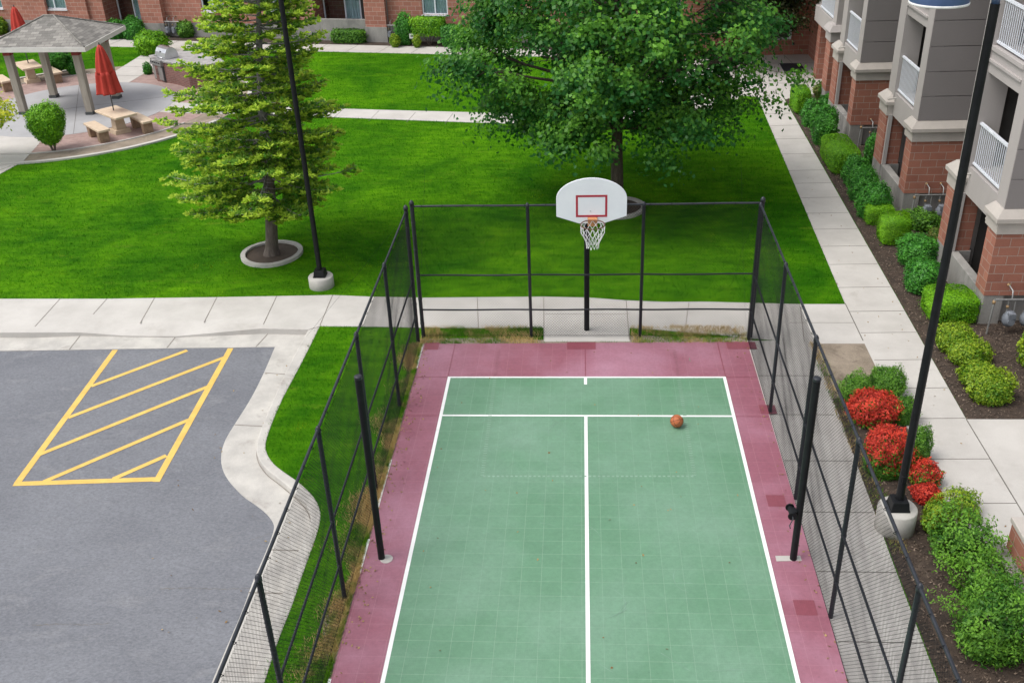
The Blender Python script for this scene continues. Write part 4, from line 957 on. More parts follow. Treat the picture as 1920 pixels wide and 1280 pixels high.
# gas meters
def meters(x, y, n, label, sx=.36, rot=0, s=1.0, riser=True):
    t = thing('gas_meter_bank', label, 'gas meters', (x, y, 0), 'grey gas meter banks'); F_ = rotframe((x, y), rot)
    p = MB(); p.M = F_
    p.tube([(-.35, 0, .78*s), (sx*n-.05, 0, .78*s)], .022, 8)
    if riser: p.tube([(-.35, 0, .78*s), (-.37, -.02, .6*s), (-.40, -.06, -.05)], .021, 8)
    for i in range(n):
        for dx, b_ in ((-.07, 0), (.07, 0)): p.tube([(i*sx+dx, 0, .78*s), (i*sx+dx, -.02, .5*s)], .014, 6)
        p.tube([(i*sx, .02, .80*s), (i*sx, .06, .95*s), (i*sx, .35, .98*s)], .016, 6)
    p.build('pipe', ['grey_steel'], t); v_ = MB(); v_.M = F_
    for i in range(n): v_.lathe((i*sx-.07, -.01, .62*s), [(.028, -.03), (.034, 0), (.028, .03)], 8); v_.lathe((i*sx, .3, .97*s), [(.03, -.02), (.04, 0), (.03, .03)], 8)
    v_.lathe((-.36, 0, .72), [(.03, -.04), (.036, 0), (.03, .04)], 8); v_.build('valve', 'copper_pipe', t)
    for i in range(n):
        g = MB(); g.M = F_; c = (i*sx, -.03, .36*s)
        g.lathe(c, [(.03, -.17*s), (.10*s, -.15*s), (.135*s, -.07*s), (.135*s, .04*s), (.10*s, .10*s), (.085*s, .12*s), (.085*s, .16*s), (.03, .17*s)], 18)
        g.box(c[0]-.07, c[0]+.07, c[1]-.15*s, c[1]-.05, c[2]+.05*s, c[2]+.16*s); g.tube([(c[0], c[1]-.13*s, c[2]-.03), (c[0], c[1]-.15*s, c[2]-.03)], .075*s, 14)
        g.build('meter', 'meter_grey', t)
    return t
meters(8.93, 19.02, 4, 'grey gas meters below the nearest brick bay at the right edge')
meters(9.02, 25.0, 4, 'grey gas meters under the middle brick bay behind the square hedges')
meters(9.1, 31.0, 2, 'grey gas meters under the farthest brick bay', s=.9)

# low brick wall and the grey ledge at the lower right
t = thing('garden_wall', 'short red brick wall with pale stone cap at the lower right', 'wall', (6.4, 11.95, 0))
m_ = MB(); m_.box(6.37, 6.66, 5, 11.97, -.2, .68); m_.build('brickwork', 'block_red', t); m_ = MB(); m_.box(6.345, 6.69, 4.98, 12.0, .68, .765); m_.build('coping', 'stone_cap', t, bevel=.01)
t = thing('stone_ledge', 'dark grey stone ledge along the foot of the low brick wall', 'ledge', (6.26, 11.9, 0))
m_ = MB(); m_.box(6.19, 6.362, 5, 12.04, -.2, .20); m_.build('block', 'slate_grey', t, bevel=.008); m_ = MB(); m_.box(6.175, 6.364, 4.99, 12.05, .20, .235); m_.build('top_slab', 'old_concrete', t)

# ------------------------------------------------------------------ far brick apartment building
FA = math.atan(-.19); FO = (-9.3, 47.62, 0); FM = rotframe(FO, FA)
fu = np.array([math.cos(FA), math.sin(FA), 0]); fn_ = np.array([-math.sin(FA), math.cos(FA), 0])
def FP(px, py, d=0.0):
    r = ray(px, py); o = np.array([FO[0], FO[1], 0])+fn_*d; k = ((o-CAM)@fn_)/(r@fn_); p = CAM+r*k; return (p-np.array([FO[0], FO[1], 0]))@fu, p[2]
far = thing('brick_apartment_building', 'red block apartment building with patio doors across the back lawn', 'building', (FO[0], FO[1], 0))
def fmb():
    m = MB(); m.M = FM; c, s = math.cos(-FA), math.sin(-FA)
    m.uvf = lambda q: (c*(q[0]-FO[0])-s*(q[1]-FO[1]), s*(q[0]-FO[0])+c*(q[1]-FO[1]), q[2]); return m
WD = .35          # the plain wall stands back behind the piers
S_ = lambda px, py=25, d=WD: FP(px, py, d)[0]
wins = [(S_(-40), S_(8)), (S_(82), S_(127)), (S_(380), S_(422)), (S_(497), S_(533)), (S_(792), S_(840)), (S_(917), S_(967)), (S_(1105), S_(1150)), (S_(1240), S_(1285))]
doors = [(S_(196), S_(266)), (S_(588), S_(684))]
x0f, x1f = S_(-260), 14.6
cuts = sorted([(a, b, 'w') for a, b in wins]+[(a, b, 'd') for a, b in doors])
ZS, ZH, ZD = 1.22, 2.65, 2.35
br_ = fmb(); cur = x0f
class PL:
    def box(s, *a): k = fmb(); k.box(*a); k.build('concrete_plinth', 'old_concrete', far)
pl = PL()
def seg(a, b):
    br_.box(a, b, WD, WD+.3, .68, 8.5); pl.box(a, b, WD-.03, WD+.3, -.2, .68)
for a, b, k in cuts:
    seg(cur, a)
    if k == 'w':
        br_.box(a, b, WD, WD+.3, .68, ZS); pl.box(a, b, WD-.03, WD+.3, -.2, .68); br_.box(a, b, WD, WD+.3, ZH, 8.5)
    else: br_.box(a, b, WD, WD+.3, ZD, 8.5)
    cur = b
seg(cur, x1f)
br_.build('brick_wall', 'block_far', far)
for pa, pb in ((263, 303), (683, 722), (20, 83), (127, 160)):
    a, b = FP(pa, 25)[0], FP(pb, 25)[0]
    if pb in (83, 160): d0 = WD-.16
    else: d0 = 0
    k = fmb(); k.box(a, b, d0, WD+.005, .70, 8.3); p_ = k.build('brick_pier', 'block_far', far); k = fmb(); k.box(a-.03, b+.03, d0-.04, WD-.035, -.2, .70); k.build('plinth', 'old_concrete', p_)
for i, (a, b) in enumerate(wins):
    for zlo, zhi in ((ZS, ZH), (4.0, 5.4)):
        up_ = zlo > 3; y = WD+.06 if not up_ else WD-.06
        f = fmb(); t_ = .065
        f.box(a, b, y, y+.07, zlo, zlo+t_); f.box(a, b, y, y+.07, zhi-t_, zhi); f.box(a, a+t_, y, y+.07, zlo+t_, zhi-t_); f.box(b-t_, b, y, y+.07, zlo+t_, zhi-t_); mx_ = (a+b)/2; f.box(mx_-t_*.5, mx_+t_*.5, y-.005, y+.065, zlo+t_, zhi-t_)
        if not up_: f.box(a-.04, b+.04, WD-.05, WD+.06, zlo-.05, zlo-.002)
        fr_ = f.build('window', 'white_metal', far)
        g = fmb(); g.box(a+t_, mx_-t_*.5, y+.025, y+.035, zlo+t_, zhi-t_); g.box(mx_+t_*.5, b-t_, y+.025, y+.035, zlo+t_, zhi-t_); g.build('pane', 'glass', fr_)
        if not up_:
            r_ = fmb(); r_.box(a, b, WD+.85, WD+.9, zlo-.1, zhi); r_.box(a-.1, a-.05, WD+.3, WD+.9, zlo-.1, zhi); r_.box(b+.05, b+.1, WD+.3, WD+.9, zlo-.1, zhi); r_.build('room', 'room_wall_shade', fr_)
            c_ = fmb(); half = [(a+t_, b-t_), (a+t_, b-t_), (mx_-.3, b-t_), (a+t_, b-t_)][i % 4]; n2 = int((half[1]-half[0])/.035)
            vs = []; 
            for j in range(n2+1):
                xx = half[0]+(half[1]-half[0])*j/n2; yy = WD+.17+.02*math.sin(j*1.3)+.012*math.sin(j*.6); vs += [(xx, yy, zlo), (xx, yy, zhi)]
            c_.add(vs, [(2*j, 2*j+2, 2*j+3, 2*j+1) for j in range(n2)]); c_.build('curtain', 'curtain', fr_)
for i, (a, b) in enumerate(doors):
    D = WD+1.15
    r_ = fmb(); r_.box(a-.1, b+.1, D+.75, D+.8, 0, 2.7); r_.box(a-.2, a-.05, WD+.3, D+.8, 0, 2.7); r_.box(b+.05, b+.2, WD+.3, D+.8, 0, 2.7); r_.box(a, b, WD+.3, D+.8, ZD+.1, ZD+.25)
    r_.build('recess', 'block_far', far)
    f = fmb(); xs = [a+.05, a+.05+(b-a)*.42, a+(b-a)*.74]
    for x in xs: f.box(x-.035, x+.035, D, D+.06, .02, 2.2)
    f.box(xs[0], xs[2], D+.002, D+.058, 2.14, 2.2); f.box(xs[0], xs[2], D+.002, D+.058, 0, .07); df = f.build('patio_door', 'white_metal', far)
    g = fmb(); g.box(xs[0]+.035, xs[1]-.035, D+.02, D+.03, .07, 2.14); g.box(xs[1]+.035, xs[2]-.035, D+.02, D+.03, .07, 2.14); g.build('pane', 'glass', df)
    c_ = fmb(); vs = []; xa, xb = xs[1]-.12, xs[2]-.05; n2 = 24
    for j in range(n2+1): xx = xa+(xb-xa)*j/n2; yy = D+.2+.03*math.sin(j*1.4); vs += [(xx, yy, .05), (xx, yy, 2.15)]
    c_.add(vs, [(2*j, 2*j+2, 2*j+3, 2*j+1) for j in range(n2)]); c_.build('curtain', 'curtain', df)
    w_ = fmb(); w_.box(xs[2]+.035, b, D+.0, D+.05, 0, 2.4); w_.build('door_side', 'dark_room', df)
a, b = FP(583, 60)[0], FP(686, 60)[0]
k = fmb(); k.box(a-.2, b, .12, .30, -.2, 1.0); k.build('patio_wall', 'old_concrete', far, bevel=.01)
k = fmb(); a = S_(727, 40); k.box(a-.06, a+.06, WD-.14, WD-.035, 0, 8.3); k.build('downpipe', 'taupe_siding', far)
k = fmb(); k.box(x0f-.4, x1f+.4, -.5, 12, 8.5, 8.75); k.build('roof', 'stone_cap', far)
k = fmb(); k.box(x0f, x1f, 6, 6.3, 0, 8.5); k.build('rear_wall', 'dark_room', far)
p = FP(318, 62, .1); q_ = FM((p[0], .05, 0)); meters(q_[0], q_[1], 2, 'grey gas meters by the brick wall behind the barbecue', rot=FA, s=1.0)
p = FP(734, 70, .1); q_ = FM((p[0], .05, 0)); meters(q_[0], q_[1], 1, 'single grey gas meter beside the drainpipe on the far wall', rot=FA, s=1.0)
# small white notice on a stake in the far bed
sg = G(774, 86.5); t = thing('yard_sign', 'small white notice on a stake among the far shrubs', 'sign', (sg[0], sg[1], 0))
m_ = MB(); m_.tube([(sg[0], sg[1], 0), (sg[0], sg[1], .42)], .012, 6); m_.build('stake', 'steel', t); m_ = MB(); m_.box(sg[0]-.12, sg[0]+.12, sg[1]-.02, sg[1]-.005, .34, .56); pn = m_.build('panel', 'sign_white', t)
m_ = MB(); m_.box(sg[0]-.07, sg[0]+.07, sg[1]-.024, sg[1]-.02, .42, .48); m_.build('emblem', 'slate_grey', pn)

# ------------------------------------------------------------------ gazebo
gp = [(-21.47, 36.72), (-18.72, 36.52), (-21.36, 39.02), (-18.60, 38.70)]
gz = thing('gazebo', 'square wooden gazebo with a grey shingle hip roof on the patio', 'gazebo', (-20.0, 37.75, 0))
for (x, y) in gp:
    m_ = MB(); m_.box(x-.13, x+.13, y-.13, y+.13, .12, 2.56); po = m_.build('post', 'post_wood', gz, bevel=.012)
    m_ = MB(); m_.box(x-.15, x+.15, y-.15, y+.15, 0, .13); m_.build('shoe', 'slate_grey', po); m_ = MB(); m_.box(x-.138, x+.138, y-.138, y+.138, 2.26, 2.48); m_.build('paint_band', 'paint_band_red', po)
xa, xb, ya, yb = -22.1, -18.08, 36.08, 39.75; ze, za = 2.62, 3.42
def skew(x, y): return (x+.0*(y-37.7), y-.06*(x+20))
c4 = [skew(x, y) for x, y in ((xa, ya), (xb, ya), (xb, yb), (xa, yb))]
r1, r2 = skew(-20.35, 37.9), skew(-19.95, 37.9)
m_ = MB(); V_ = [(*c, ze+.02) for c in c4]+[(*r1, za), (*r2, za)]
def planeuv(): pass
rf = MB(); rf.add(V_, [(0, 1, 5, 4), (1, 2, 5), (2, 3, 4, 5), (3, 0, 4)]); ro = rf.build('roof', 'shingles', gz)
uvl = ro.data.uv_layers['UVMap']
for pl_, (ax_, ay_) in zip(ro.data.polygons, ((0, 1), (1, 0), (0, 1), (1, 0))):
    for li in pl_.loop_indices:
        v_ = ro.data.vertices[ro.data.loops[li].vertex_index].co; uvl.data[li].uv = (v_[ax_], abs(v_[ay_])*-1.1)
m_ = MB()
for k in range(4): m_.tube([(*c4[k], ze+.035), (*(r1 if k in (0, 3) else r2), za+.012)], .035, 6)
m_.tube([(*r1, za+.012), (*r2, za+.012)], .04, 6); m_.build('ridge_cap', 'shingles', ro)
m_ = MB()
for k in range(4):
    a, b = np.array(c4[k]), np.array(c4[(k+1) % 4]); d = (b-a)/np.linalg.norm(b-a); nn = np.array([d[1], -d[0]])*.03
    m_.prism([tuple(a-d*.028), tuple(a-d*.028+nn), tuple(b+d*.028+nn), tuple(b+d*.028)][::-1] if (d[0]*nn[1]-d[1]*nn[0]) > 0 else [tuple(a-d*.028), tuple(b+d*.028), tuple(b+d*.028+nn), tuple(a-d*.028+nn)], ze-.14, ze+.03)
m_.build('fascia', 'fascia_white', ro)
m_ = MB(); cc = [skew(x*.985+(-20.1)*.015, y) for x, y in ((xa+.05, ya+.05), (xb-.05, ya+.05), (xb-.05, yb-.05), (xa+.05, yb-.05))]; m_.prism(cc, ze-.10, ze-.06); m_.build('soffit', 'post_wood', ro)
m_ = MB()
for i, j in ((0, 1), (2, 3), (0, 2), (1, 3)):
    a, b = np.array(gp[i]), np.array(gp[j]); d = (b-a)/np.linalg.norm(b-a); nn = np.array([-d[1], d[0]])*.07; sh = .002*(i+j)
    m_.prism([tuple(a-nn-d*.2), tuple(b-nn+d*.2), tuple(b+nn+d*.2), tuple(a+nn-d*.2)], 2.485-sh, 2.53-sh)
m_.build('beam', 'post_wood', gz)

# ------------------------------------------------------------------ stone picnic sets and parasols
def table(c, ang, label, L=1.62, Wd=.82):
    t = thing('picnic_table', label, 'table', (c[0], c[1], 0), 'stone patio tables'); F_ = rotframe(c, ang)
    m_ = MB(); m_.M = F_; m_.box(-L/2, L/2, -Wd/2, Wd/2, .68, .76); m_.build('tabletop', 'stone_table', t, bevel=.015)
    m_ = MB(); m_.M = F_; m_.frus(-.30, .30, -.30, .30, .0, .16, .03); m_.frus(-.19, .19, -.19, .19, .16, .68, .03); m_.build('pedestal', 'stone_table', t, bevel=.015); return t
def bench(c, ang, label, L=1.45, Wd=.42):
    t = thing('stone_bench', label, 'bench', (c[0], c[1], 0), 'stone patio benches'); F_ = rotframe(c, ang)
    m_ = MB(); m_.M = F_; m_.box(-L/2, L/2, -Wd/2, Wd/2, .40, .48); m_.build('seat', 'stone_table', t, bevel=.015)
    for s in (-1, 1):
        m_ = MB(); m_.M = F_; x = s*(L/2-.26); m_.frus(x-.12, x+.12, -Wd/2+.04, Wd/2-.04, 0, .40, -.015, -.01); m_.build('leg', 'stone_rough', t, bevel=.02)
    return t
def parasol(c, zb, z0, z1, label, seed=0):
    t = thing('patio_parasol', label, 'parasol', (c[0], c[1], zb), 'closed red parasols'); lean = .03
    m_ = MB(); m_.tube([(c[0], c[1], zb), (c[0]+lean, c[1], z1+.02)], .021, 8); m_.lathe((c[0]+lean, c[1], z1), [(.03, 0), (.03, .03), (.012, .08), (.002, .09)], 8); m_.build('pole', 'slate_grey', t)
    H_ = z1-z0; pf = [(.035, H_), (.10, H_*.94), (.155, H_*.85), (.21, H_*.72), (.255, H_*.60), (.285, H_*.47), (.30, H_*.43), (.27, H_*.425)]
    fn = lambda a, i: 1+(.05+.10*min(i, 7)/7)*math.cos(8*a+seed)+.05*math.cos(3*a+seed*2)+.03*math.cos(17*a+i)
    m_ = MB(); m_.lathe((c[0]+lean*.7, c[1], z0), pf[::-1], 64, fn=fn); cp = m_.build('canopy', 'umbrella_red', t)
    pf = [(.29, H_*.46), (.315, H_*.38), (.35, H_*.22), (.40, .04), (.42, 0), (.33, .015)]
    fn2 = lambda a, i: 1+(.13-.03*(i == 0))*math.cos(8*a+seed+.2)+.06*math.cos(5*a+seed)+.035*math.cos(19*a)
    m_ = MB(); m_.lathe((c[0]+lean*.5, c[1], z0), pf[::-1], 64, fn=fn2); m_.build('skirt', 'umbrella_red', cp)
    return t
table((-16.60, 34.17), R(-41), 'tan stone table under the near closed red parasol, on the patio pavers')
bench((-17.05, 33.42), R(-46), 'tan stone bench on the lawn side of the nearer patio table')
bench((-15.84, 34.38), R(-46), 'tan stone bench on the barbecue side of the nearer patio table')
table((-23.58, 41.62), R(-50), 'tan stone table seen between the gazebo posts at the far left')
bench((-22.62, 41.7), R(-47), 'tan stone bench beside the far table, right behind a gazebo post', L=1.4)
bench((-24.2, 40.45), R(-47), 'tan stone bench at the left edge by the far patio table', L=1.4)
pc = G(215, 208, .76); parasol((-16.72, 34.30), .76, 1.42, 3.08, 'closed red parasol in front, standing in the nearer stone table', 0)
parasol((-23.62, 41.75), .76, 1.45, 3.1, 'closed red parasol behind the gazebo roof at the far left', 1)

# ------------------------------------------------------------------ barbecue island
bt = thing('barbecue_island', 'brick barbecue counter with a grey worktop at the patio edge', 'counter', (-17.0, 41.0, 0))
cp = [(-18.38, 42.0), (-17.95, 41.25), (-16.85, 40.62), (-15.95, 39.85), (-14.6, 40.55), (-15.2, 41.6), (-16.6, 42.6), (-17.6, 42.75)]
cen = np.mean(cp, 0); inn = [tuple(cen+(np.array(q)-cen)*.95) for q in cp]
m_ = MB(); m_.prism(inn, 0, .86); m_.build('brick_base', 'island_brick', bt); m_ = MB(); m_.prism(cp, .86, .925); m_.build('worktop', 'counter_grey', bt, bevel=.01)
ga = math.atan2(40.62-42.0, -16.85+18.38); gc = (-17.40, 41.62); GF = rotframe((gc[0], gc[1], 0), ga)
g = thing('barbecue_grill', 'stainless steel barbecue grill with a closed hood set into the brick counter', 'grill', (gc[0], gc[1], .4))
m_ = MB(); m_.M = GF; L2 = .43; pr_ = [(-.34, .93), (-.34, 1.0), (-.29, 1.18), (-.20, 1.32), (-.06, 1.38), (.10, 1.36), (.22, 1.26), (.28, 1.08), (.28, .93)]; n_ = len(pr_)
m_.add([(-L2, y, z) for y, z in pr_]+[(L2, y, z) for y, z in pr_], [tuple(range(n_))[::-1], tuple(range(n_, 2*n_))]+[(i, (i+1) % n_, n_+(i+1) % n_, n_+i) for i in range(n_)]); hd = m_.build('hood', 'steel', g)
m_ = MB(); m_.M = GF; m_.tube([(-L2+.06, -.37, 1.02), (-L2+.06, -.42, 1.02), (L2-.06, -.42, 1.02), (L2-.06, -.37, 1.02)], .014, 8); m_.build('handle', 'steel', hd)
m_ = MB(); m_.M = GF; m_.tube([(0, -.285, 1.2), (0, -.305, 1.205)], .035, 12); m_.build('gauge', 'slate_grey', hd)
m_ = MB(); m_.M = GF; m_.frus(-.46, .46, -.62, -.345, .70, .93, 0, .03); cpn = m_.build('control_panel', 'grey_steel', g)
m_ = MB(); m_.M = GF
for k in range(5): x = -.34+.17*k; m_ = MB(); m_.M = GF; m_.tube([(x, -.61, .82), (x, -.655, .825)], .028, 10).build('knob', 'slate_grey', cpn)
for s in (-1, 1):
    m_ = MB(); m_.M = GF; m_.box(s*.215-.20, s*.215+.20, -.56, -.53, .10, .64); dr = m_.build('door', 'grey_steel', g); m_ = MB(); m_.M = GF; m_.tube([(s*.06, -.565, .3), (s*.06, -.59, .3), (s*.06, -.59, .55), (s*.06, -.565, .55)], .01, 6); m_.build('handle', 'slate_grey', dr)
m_ = MB(); m_.M = GF; m_.box(-.44, .44, -.53, .2, .05, .70); m_.build('firebox', 'slate_grey', g)
# ------------------------------------------------------------------ shrubs and hedges
TIPS = {'red_leaf': None}
def shrub(name, label, cat, bb=None, style='dome', leaf='deep_leaf', L=.050, W=.032, cov=2.3, lump=.16, group=None, dims=None, c=None, rough=.06, under=None, ang=0.0, zb=0.0, top=1.0, flick=.16, kd=.8, fl=.17, inner=.72):
    if bb is not None:
        x0, y0, x1, y1 = bb; xm = (x0+x1)/2; g = G(xm, y1); s = FPX/((g-CAM)@fw); r = (x1-x0)/2/s
        away = np.array([g[0], g[1]]); away = away/np.linalg.norm(away)
        rx = ry = r*{'box': .95, 'loose': .88}.get(style, .88); c0_ = c; c = np.array([g[0], g[1]])+away*r*kd
        if style == 'vase': c = np.array([g[0], g[1]])+away*.12
        if c0_ is not None: c = np.array(c0_); away = away*(.0 if style == 'box' else .5)
        lo, hi = .1, 4
        for _ in range(40):
            m = (lo+hi)/2
            if PJ((c[0]+away[0]*r*.3, c[1]+away[1]*r*.3, m))[1] > y0: lo = m
            else: hi = m
        h = lo-zb
    if dims is not None:
        rx, ry, h2 = dims; h = h2 or h
    if c is None: raise ValueError
    cx, cy = c; t = thing(name, label, cat, (cx, cy, 0), group)
    p = {'dome': 2.3, 'ball': 2.0, 'box': 6.5, 'vase': 2.2, 'loose': 2.0}[style]
    zc, rz = {'dome': (h*.44, h*.56), 'ball': (h*.5, h*.5), 'box': (h*.5, h*.5), 'vase': (h*.60, h*.42), 'loose': (h*.42, h*.58)}[style]
    A = 2*PI*(rx+ry)/2*h*.9+PI*rx*ry*1.2
    dist = math.hypot(cx, cy); sc = max(1, dist/27); L, W = L*sc, W*sc
    n = int(cov*A/(L*W*.5)); n = min(n, 16000)
    nl = 18 if style != 'box' else 26; LD = rng.normal(size=(nl, 3)); LD[:, 2] = np.abs(LD[:, 2])*.8; LD /= np.linalg.norm(LD, axis=1, keepdims=True)
    LA = rng.uniform(-lump*.8, lump, nl); kk = 10; nf = 110; LF = rng.normal(size=(nf, 3)); LF[:, 2] = np.abs(LF[:, 2])-.25; LF /= np.linalg.norm(LF, axis=1, keepdims=True); LB = rng.uniform(-.6, 1, nf)*fl
    def fine(d): return ((np.maximum(d@LF.T, 0)**70)*LB).sum(1)
    def surf(d, depth):
        q = (np.abs(d)**p).sum(1)**(-1/p)
        lu = 1+((np.maximum(d@LD.T, 0)**kk)*LA).sum(1)+fine(d)
        v = d*(q*lu*depth)[:, None]*np.array([rx, ry, rz])
        if style == 'vase':
            f = np.clip((v[:, 2]+rz)/(2*rz), 0, 1); k = .55+.47*f**.6; v[:, 0] *= k; v[:, 1] *= k
        return v
    d = rng.normal(size=(n, 3))
    if style == 'box':
        # even coverage of the faces
        f = rng.integers(0, 5, n); d = rng.uniform(-1, 1, (n, 3)); k = np.arange(n)
        ax = np.array([0, 0, 1, 1, 2])[f]; sg = np.array([1, -1, 1, -1, 1])[f]; d[k, ax] = sg
    d /= np.linalg.norm(d, axis=1, keepdims=True)
    depth = 1-np.abs(rng.normal(0, rough, n))+(rng.random(n) < flick)*rng.uniform(0, .17, n)
    v = surf(d, depth); nn = d/np.array([rx, ry, rz])*min(rx, rz)+rng.normal(0, .5 if style != 'box' else .38, (n, 3)); nn[:, 2] += .35
    ca, sa = math.cos(ang), math.sin(ang)
    def place(v): return np.stack([cx+v[:, 0]*ca-v[:, 1]*sa, cy+v[:, 0]*sa+v[:, 1]*ca, np.maximum(zc+v[:, 2], .02)+zb], 1)
    lum2 = ((np.maximum(d@LD.T, 0)**kk)*LA).sum(1)/max(lump, .01)
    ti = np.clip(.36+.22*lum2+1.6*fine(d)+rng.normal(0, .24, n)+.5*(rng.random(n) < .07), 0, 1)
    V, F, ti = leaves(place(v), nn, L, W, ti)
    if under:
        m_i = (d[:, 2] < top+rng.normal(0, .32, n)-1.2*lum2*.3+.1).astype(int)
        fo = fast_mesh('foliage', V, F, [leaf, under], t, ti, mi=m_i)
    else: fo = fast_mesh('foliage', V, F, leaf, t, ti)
    # dense inner twig and leaf body
    nu, nv = 14, 9; D = []
    for i in range(nv+1):
        for j in range(nu):
            th_ = -PI/2+PI*i/nv; ph = 2*PI*j/nu; D.append((math.cos(th_)*math.cos(ph), math.cos(th_)*math.sin(ph), math.sin(th_)))
    D = np.array(D)+1e-6; cv = place(surf(D, np.full(len(D), inner)+rng.uniform(-.05, .05, len(D)))); cf = [(i*nu+j, i*nu+(j+1) % nu, (i+1)*nu+(j+1) % nu, (i+1)*nu+j) for i in range(nv) for j in range(nu)]
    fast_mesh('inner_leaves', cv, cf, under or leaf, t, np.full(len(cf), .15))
    st = MB()
    for k in range(6):
        a = 2*PI*k/6+.4; st.tube([(cx+.03*math.cos(a), cy+.03*math.sin(a), -.03), (cx+rx*.3*math.cos(a), cy+ry*.3*math.sin(a), h*.35), (cx+rx*.55*math.cos(a), cy+ry*.55*math.sin(a), h*.72)], [.02, .013, .005], 5)
    if style in ('loose', 'vase') or flick:
        for k in range(26):
            dd = rng.normal(size=(1, 3)); dd[0, 2] = abs(dd[0, 2])*.8; dd /= np.linalg.norm(dd); e = place(surf(dd, np.array([rng.uniform(.95, 1.12)])))[0]; b0 = np.array([cx, cy, h*.12])+(e-np.array([cx, cy, h*.12]))*.45
            st.tube([tuple(b0), tuple((b0+e)/2+np.array([0, 0, .03])), tuple(e)], [.008, .005, .002], 4)
    st.build('stem', 'twig', t)
    return t
GB, GL, GF_, GP = 'shrubs in the bed along the apartment building', 'shrubs in the bed beside the court fence', 'shrubs in front of the far brick building', 'shrubs round the patio'
H = 'hedge_leaf'; Dp = 'deep_leaf'; Y_ = 'yellow_leaf'; Mi = 'mid_leaf'
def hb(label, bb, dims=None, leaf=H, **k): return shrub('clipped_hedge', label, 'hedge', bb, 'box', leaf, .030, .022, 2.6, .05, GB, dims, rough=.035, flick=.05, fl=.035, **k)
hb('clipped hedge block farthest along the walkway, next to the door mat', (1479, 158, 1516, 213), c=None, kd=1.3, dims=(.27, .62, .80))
shrub('upright_shrub', 'spiky red tinged plant behind the farthest hedge block', 'shrub', (1522, 156, 1546, 194), 'vase', 'spire_leaf', .10, .03, 2.0, .25, GB, flick=.4)
shrub('round_shrub', 'small dark green shrub between the spiky plant and the brick pier', 'shrub', (1532, 178, 1562, 208), 'dome', Dp, group=GB)
shrub('round_shrub', 'dark loose shrub just in front of the farthest hedge block', 'shrub', (1499, 186, 1536, 240), 'dome', Dp, group=GB)
shrub('round_shrub', 'tall rounded dark green shrub beside the farthest low patio wall', 'shrub', (1517, 198, 1567, 275), 'dome', Dp, group=GB)
hb('long clipped bright green hedge halfway along the bed', (1540, 243, 1600, 322), kd=1.3, dims=(.42, .98, .72))
shrub('round_shrub', 'green shrub in front of the farthest gas meters', 'shrub', (1616, 253, 1650, 312), 'dome', Dp, group=GB)
shrub('round_shrub', 'dark green shrub touching the near end of the long hedge', 'shrub', (1575, 292, 1622, 352), 'dome', Dp, group=GB)
shrub('round_shrub', 'middle one of the three dark shrubs between long hedge and square hedges', 'shrub', (1585, 314, 1640, 382), 'dome', Dp, group=GB)
shrub('round_shrub', 'large domed dark shrub just behind the two small square hedges', 'shrub', (1600, 340, 1667, 416), 'dome', Dp, group=GB)
hb('smaller rear one of two square hedges with yellowing sides', (1617, 380, 1667, 426), kd=1.1)
hb('larger front one of two square hedges with yellowing sides', (1643, 401, 1699, 464), kd=1.1)
shrub('ground_cover_plant', 'low leafy plants below the middle gas meters', 'plant', (1690, 396, 1760, 436), 'dome', Mi, .06, .04, 2.0, .25, GB, flick=.2)
shrub('ground_cover_plant', 'small orange tinged plant by the brick corner under the gas meters', 'plant', (1738, 428, 1764, 458), 'dome', 'spire_leaf', .05, .03, 2.0, .25, GB)
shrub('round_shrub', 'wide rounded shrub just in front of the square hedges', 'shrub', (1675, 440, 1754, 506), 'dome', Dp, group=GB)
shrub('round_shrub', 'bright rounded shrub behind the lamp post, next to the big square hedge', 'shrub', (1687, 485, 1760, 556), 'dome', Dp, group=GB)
hb('big square clipped hedge behind the lamp post near the brick bay', (1726, 541, 1817, 612), kd=1.05)
shrub('golden_shrub', 'yellow green shrub touching the big square hedge', 'shrub', (1747, 608, 1826, 668), 'dome', Y_, .045, .034, 2.3, .15, GB)
shrub('golden_shrub', 'yellow green shrub partly behind the lamp post, second from the big square hedge', 'shrub', (1770, 636, 1850, 692), 'dome', Y_, .045, .034, 2.3, .15, GB)
shrub('golden_shrub', 'smaller yellow green shrub at the back of the nearest pair in the bed', 'shrub', (1790, 678, 1862, 732), 'dome', Y_, .045, .034, 2.3, .15, GB)
shrub('golden_shrub', 'nearest yellow green shrub at the front corner of the bed', 'shrub', (1806, 694, 1890, 764), 'dome', Y_, .045, .034, 2.3, .15, GB)
shrub('golden_shrub', 'yellow green shrub cut off by the right edge below the gas meters', 'shrub', (1900, 608, 1975, 700), 'dome', Y_, .06, .045, 2.3, .2, GB)
# beside the fence
shrub('wispy_shrub', 'olive green shrub left behind the big red barberry', 'shrub', (1573, 706, 1630, 762), 'dome', Mi, .04, .018, 2.6, .2, GL, flick=.3)
shrub('wispy_shrub', 'green shrub behind the big red barberry on the walkway side', 'shrub', (1622, 689, 1690, 752), 'dome', Mi, .04, .018, 2.6, .2, GL, flick=.3)
shrub('barberry_bush', 'large fiery red barberry bush beside the fence', 'bush', (1586, 733, 1672, 806), 'dome', 'red_leaf', .062, .020, 2.4, .18, GL, flick=.45, fl=.20, under=Mi, top=-.45)
shrub('barberry_bush', 'large red barberry with a green lower half left of the lamp post', 'bush', (1609, 803, 1696, 902), 'dome', 'red_leaf', .062, .020, 2.4, .18, GL, flick=.45, fl=.20, under=Mi, top=-.05)
shrub('wispy_shrub', 'slim green shrub between the red barberries and the walkway', 'shrub', (1668, 742, 1712, 800), 'dome', Mi, .04, .018, 2.6, .2, GL, flick=.3)
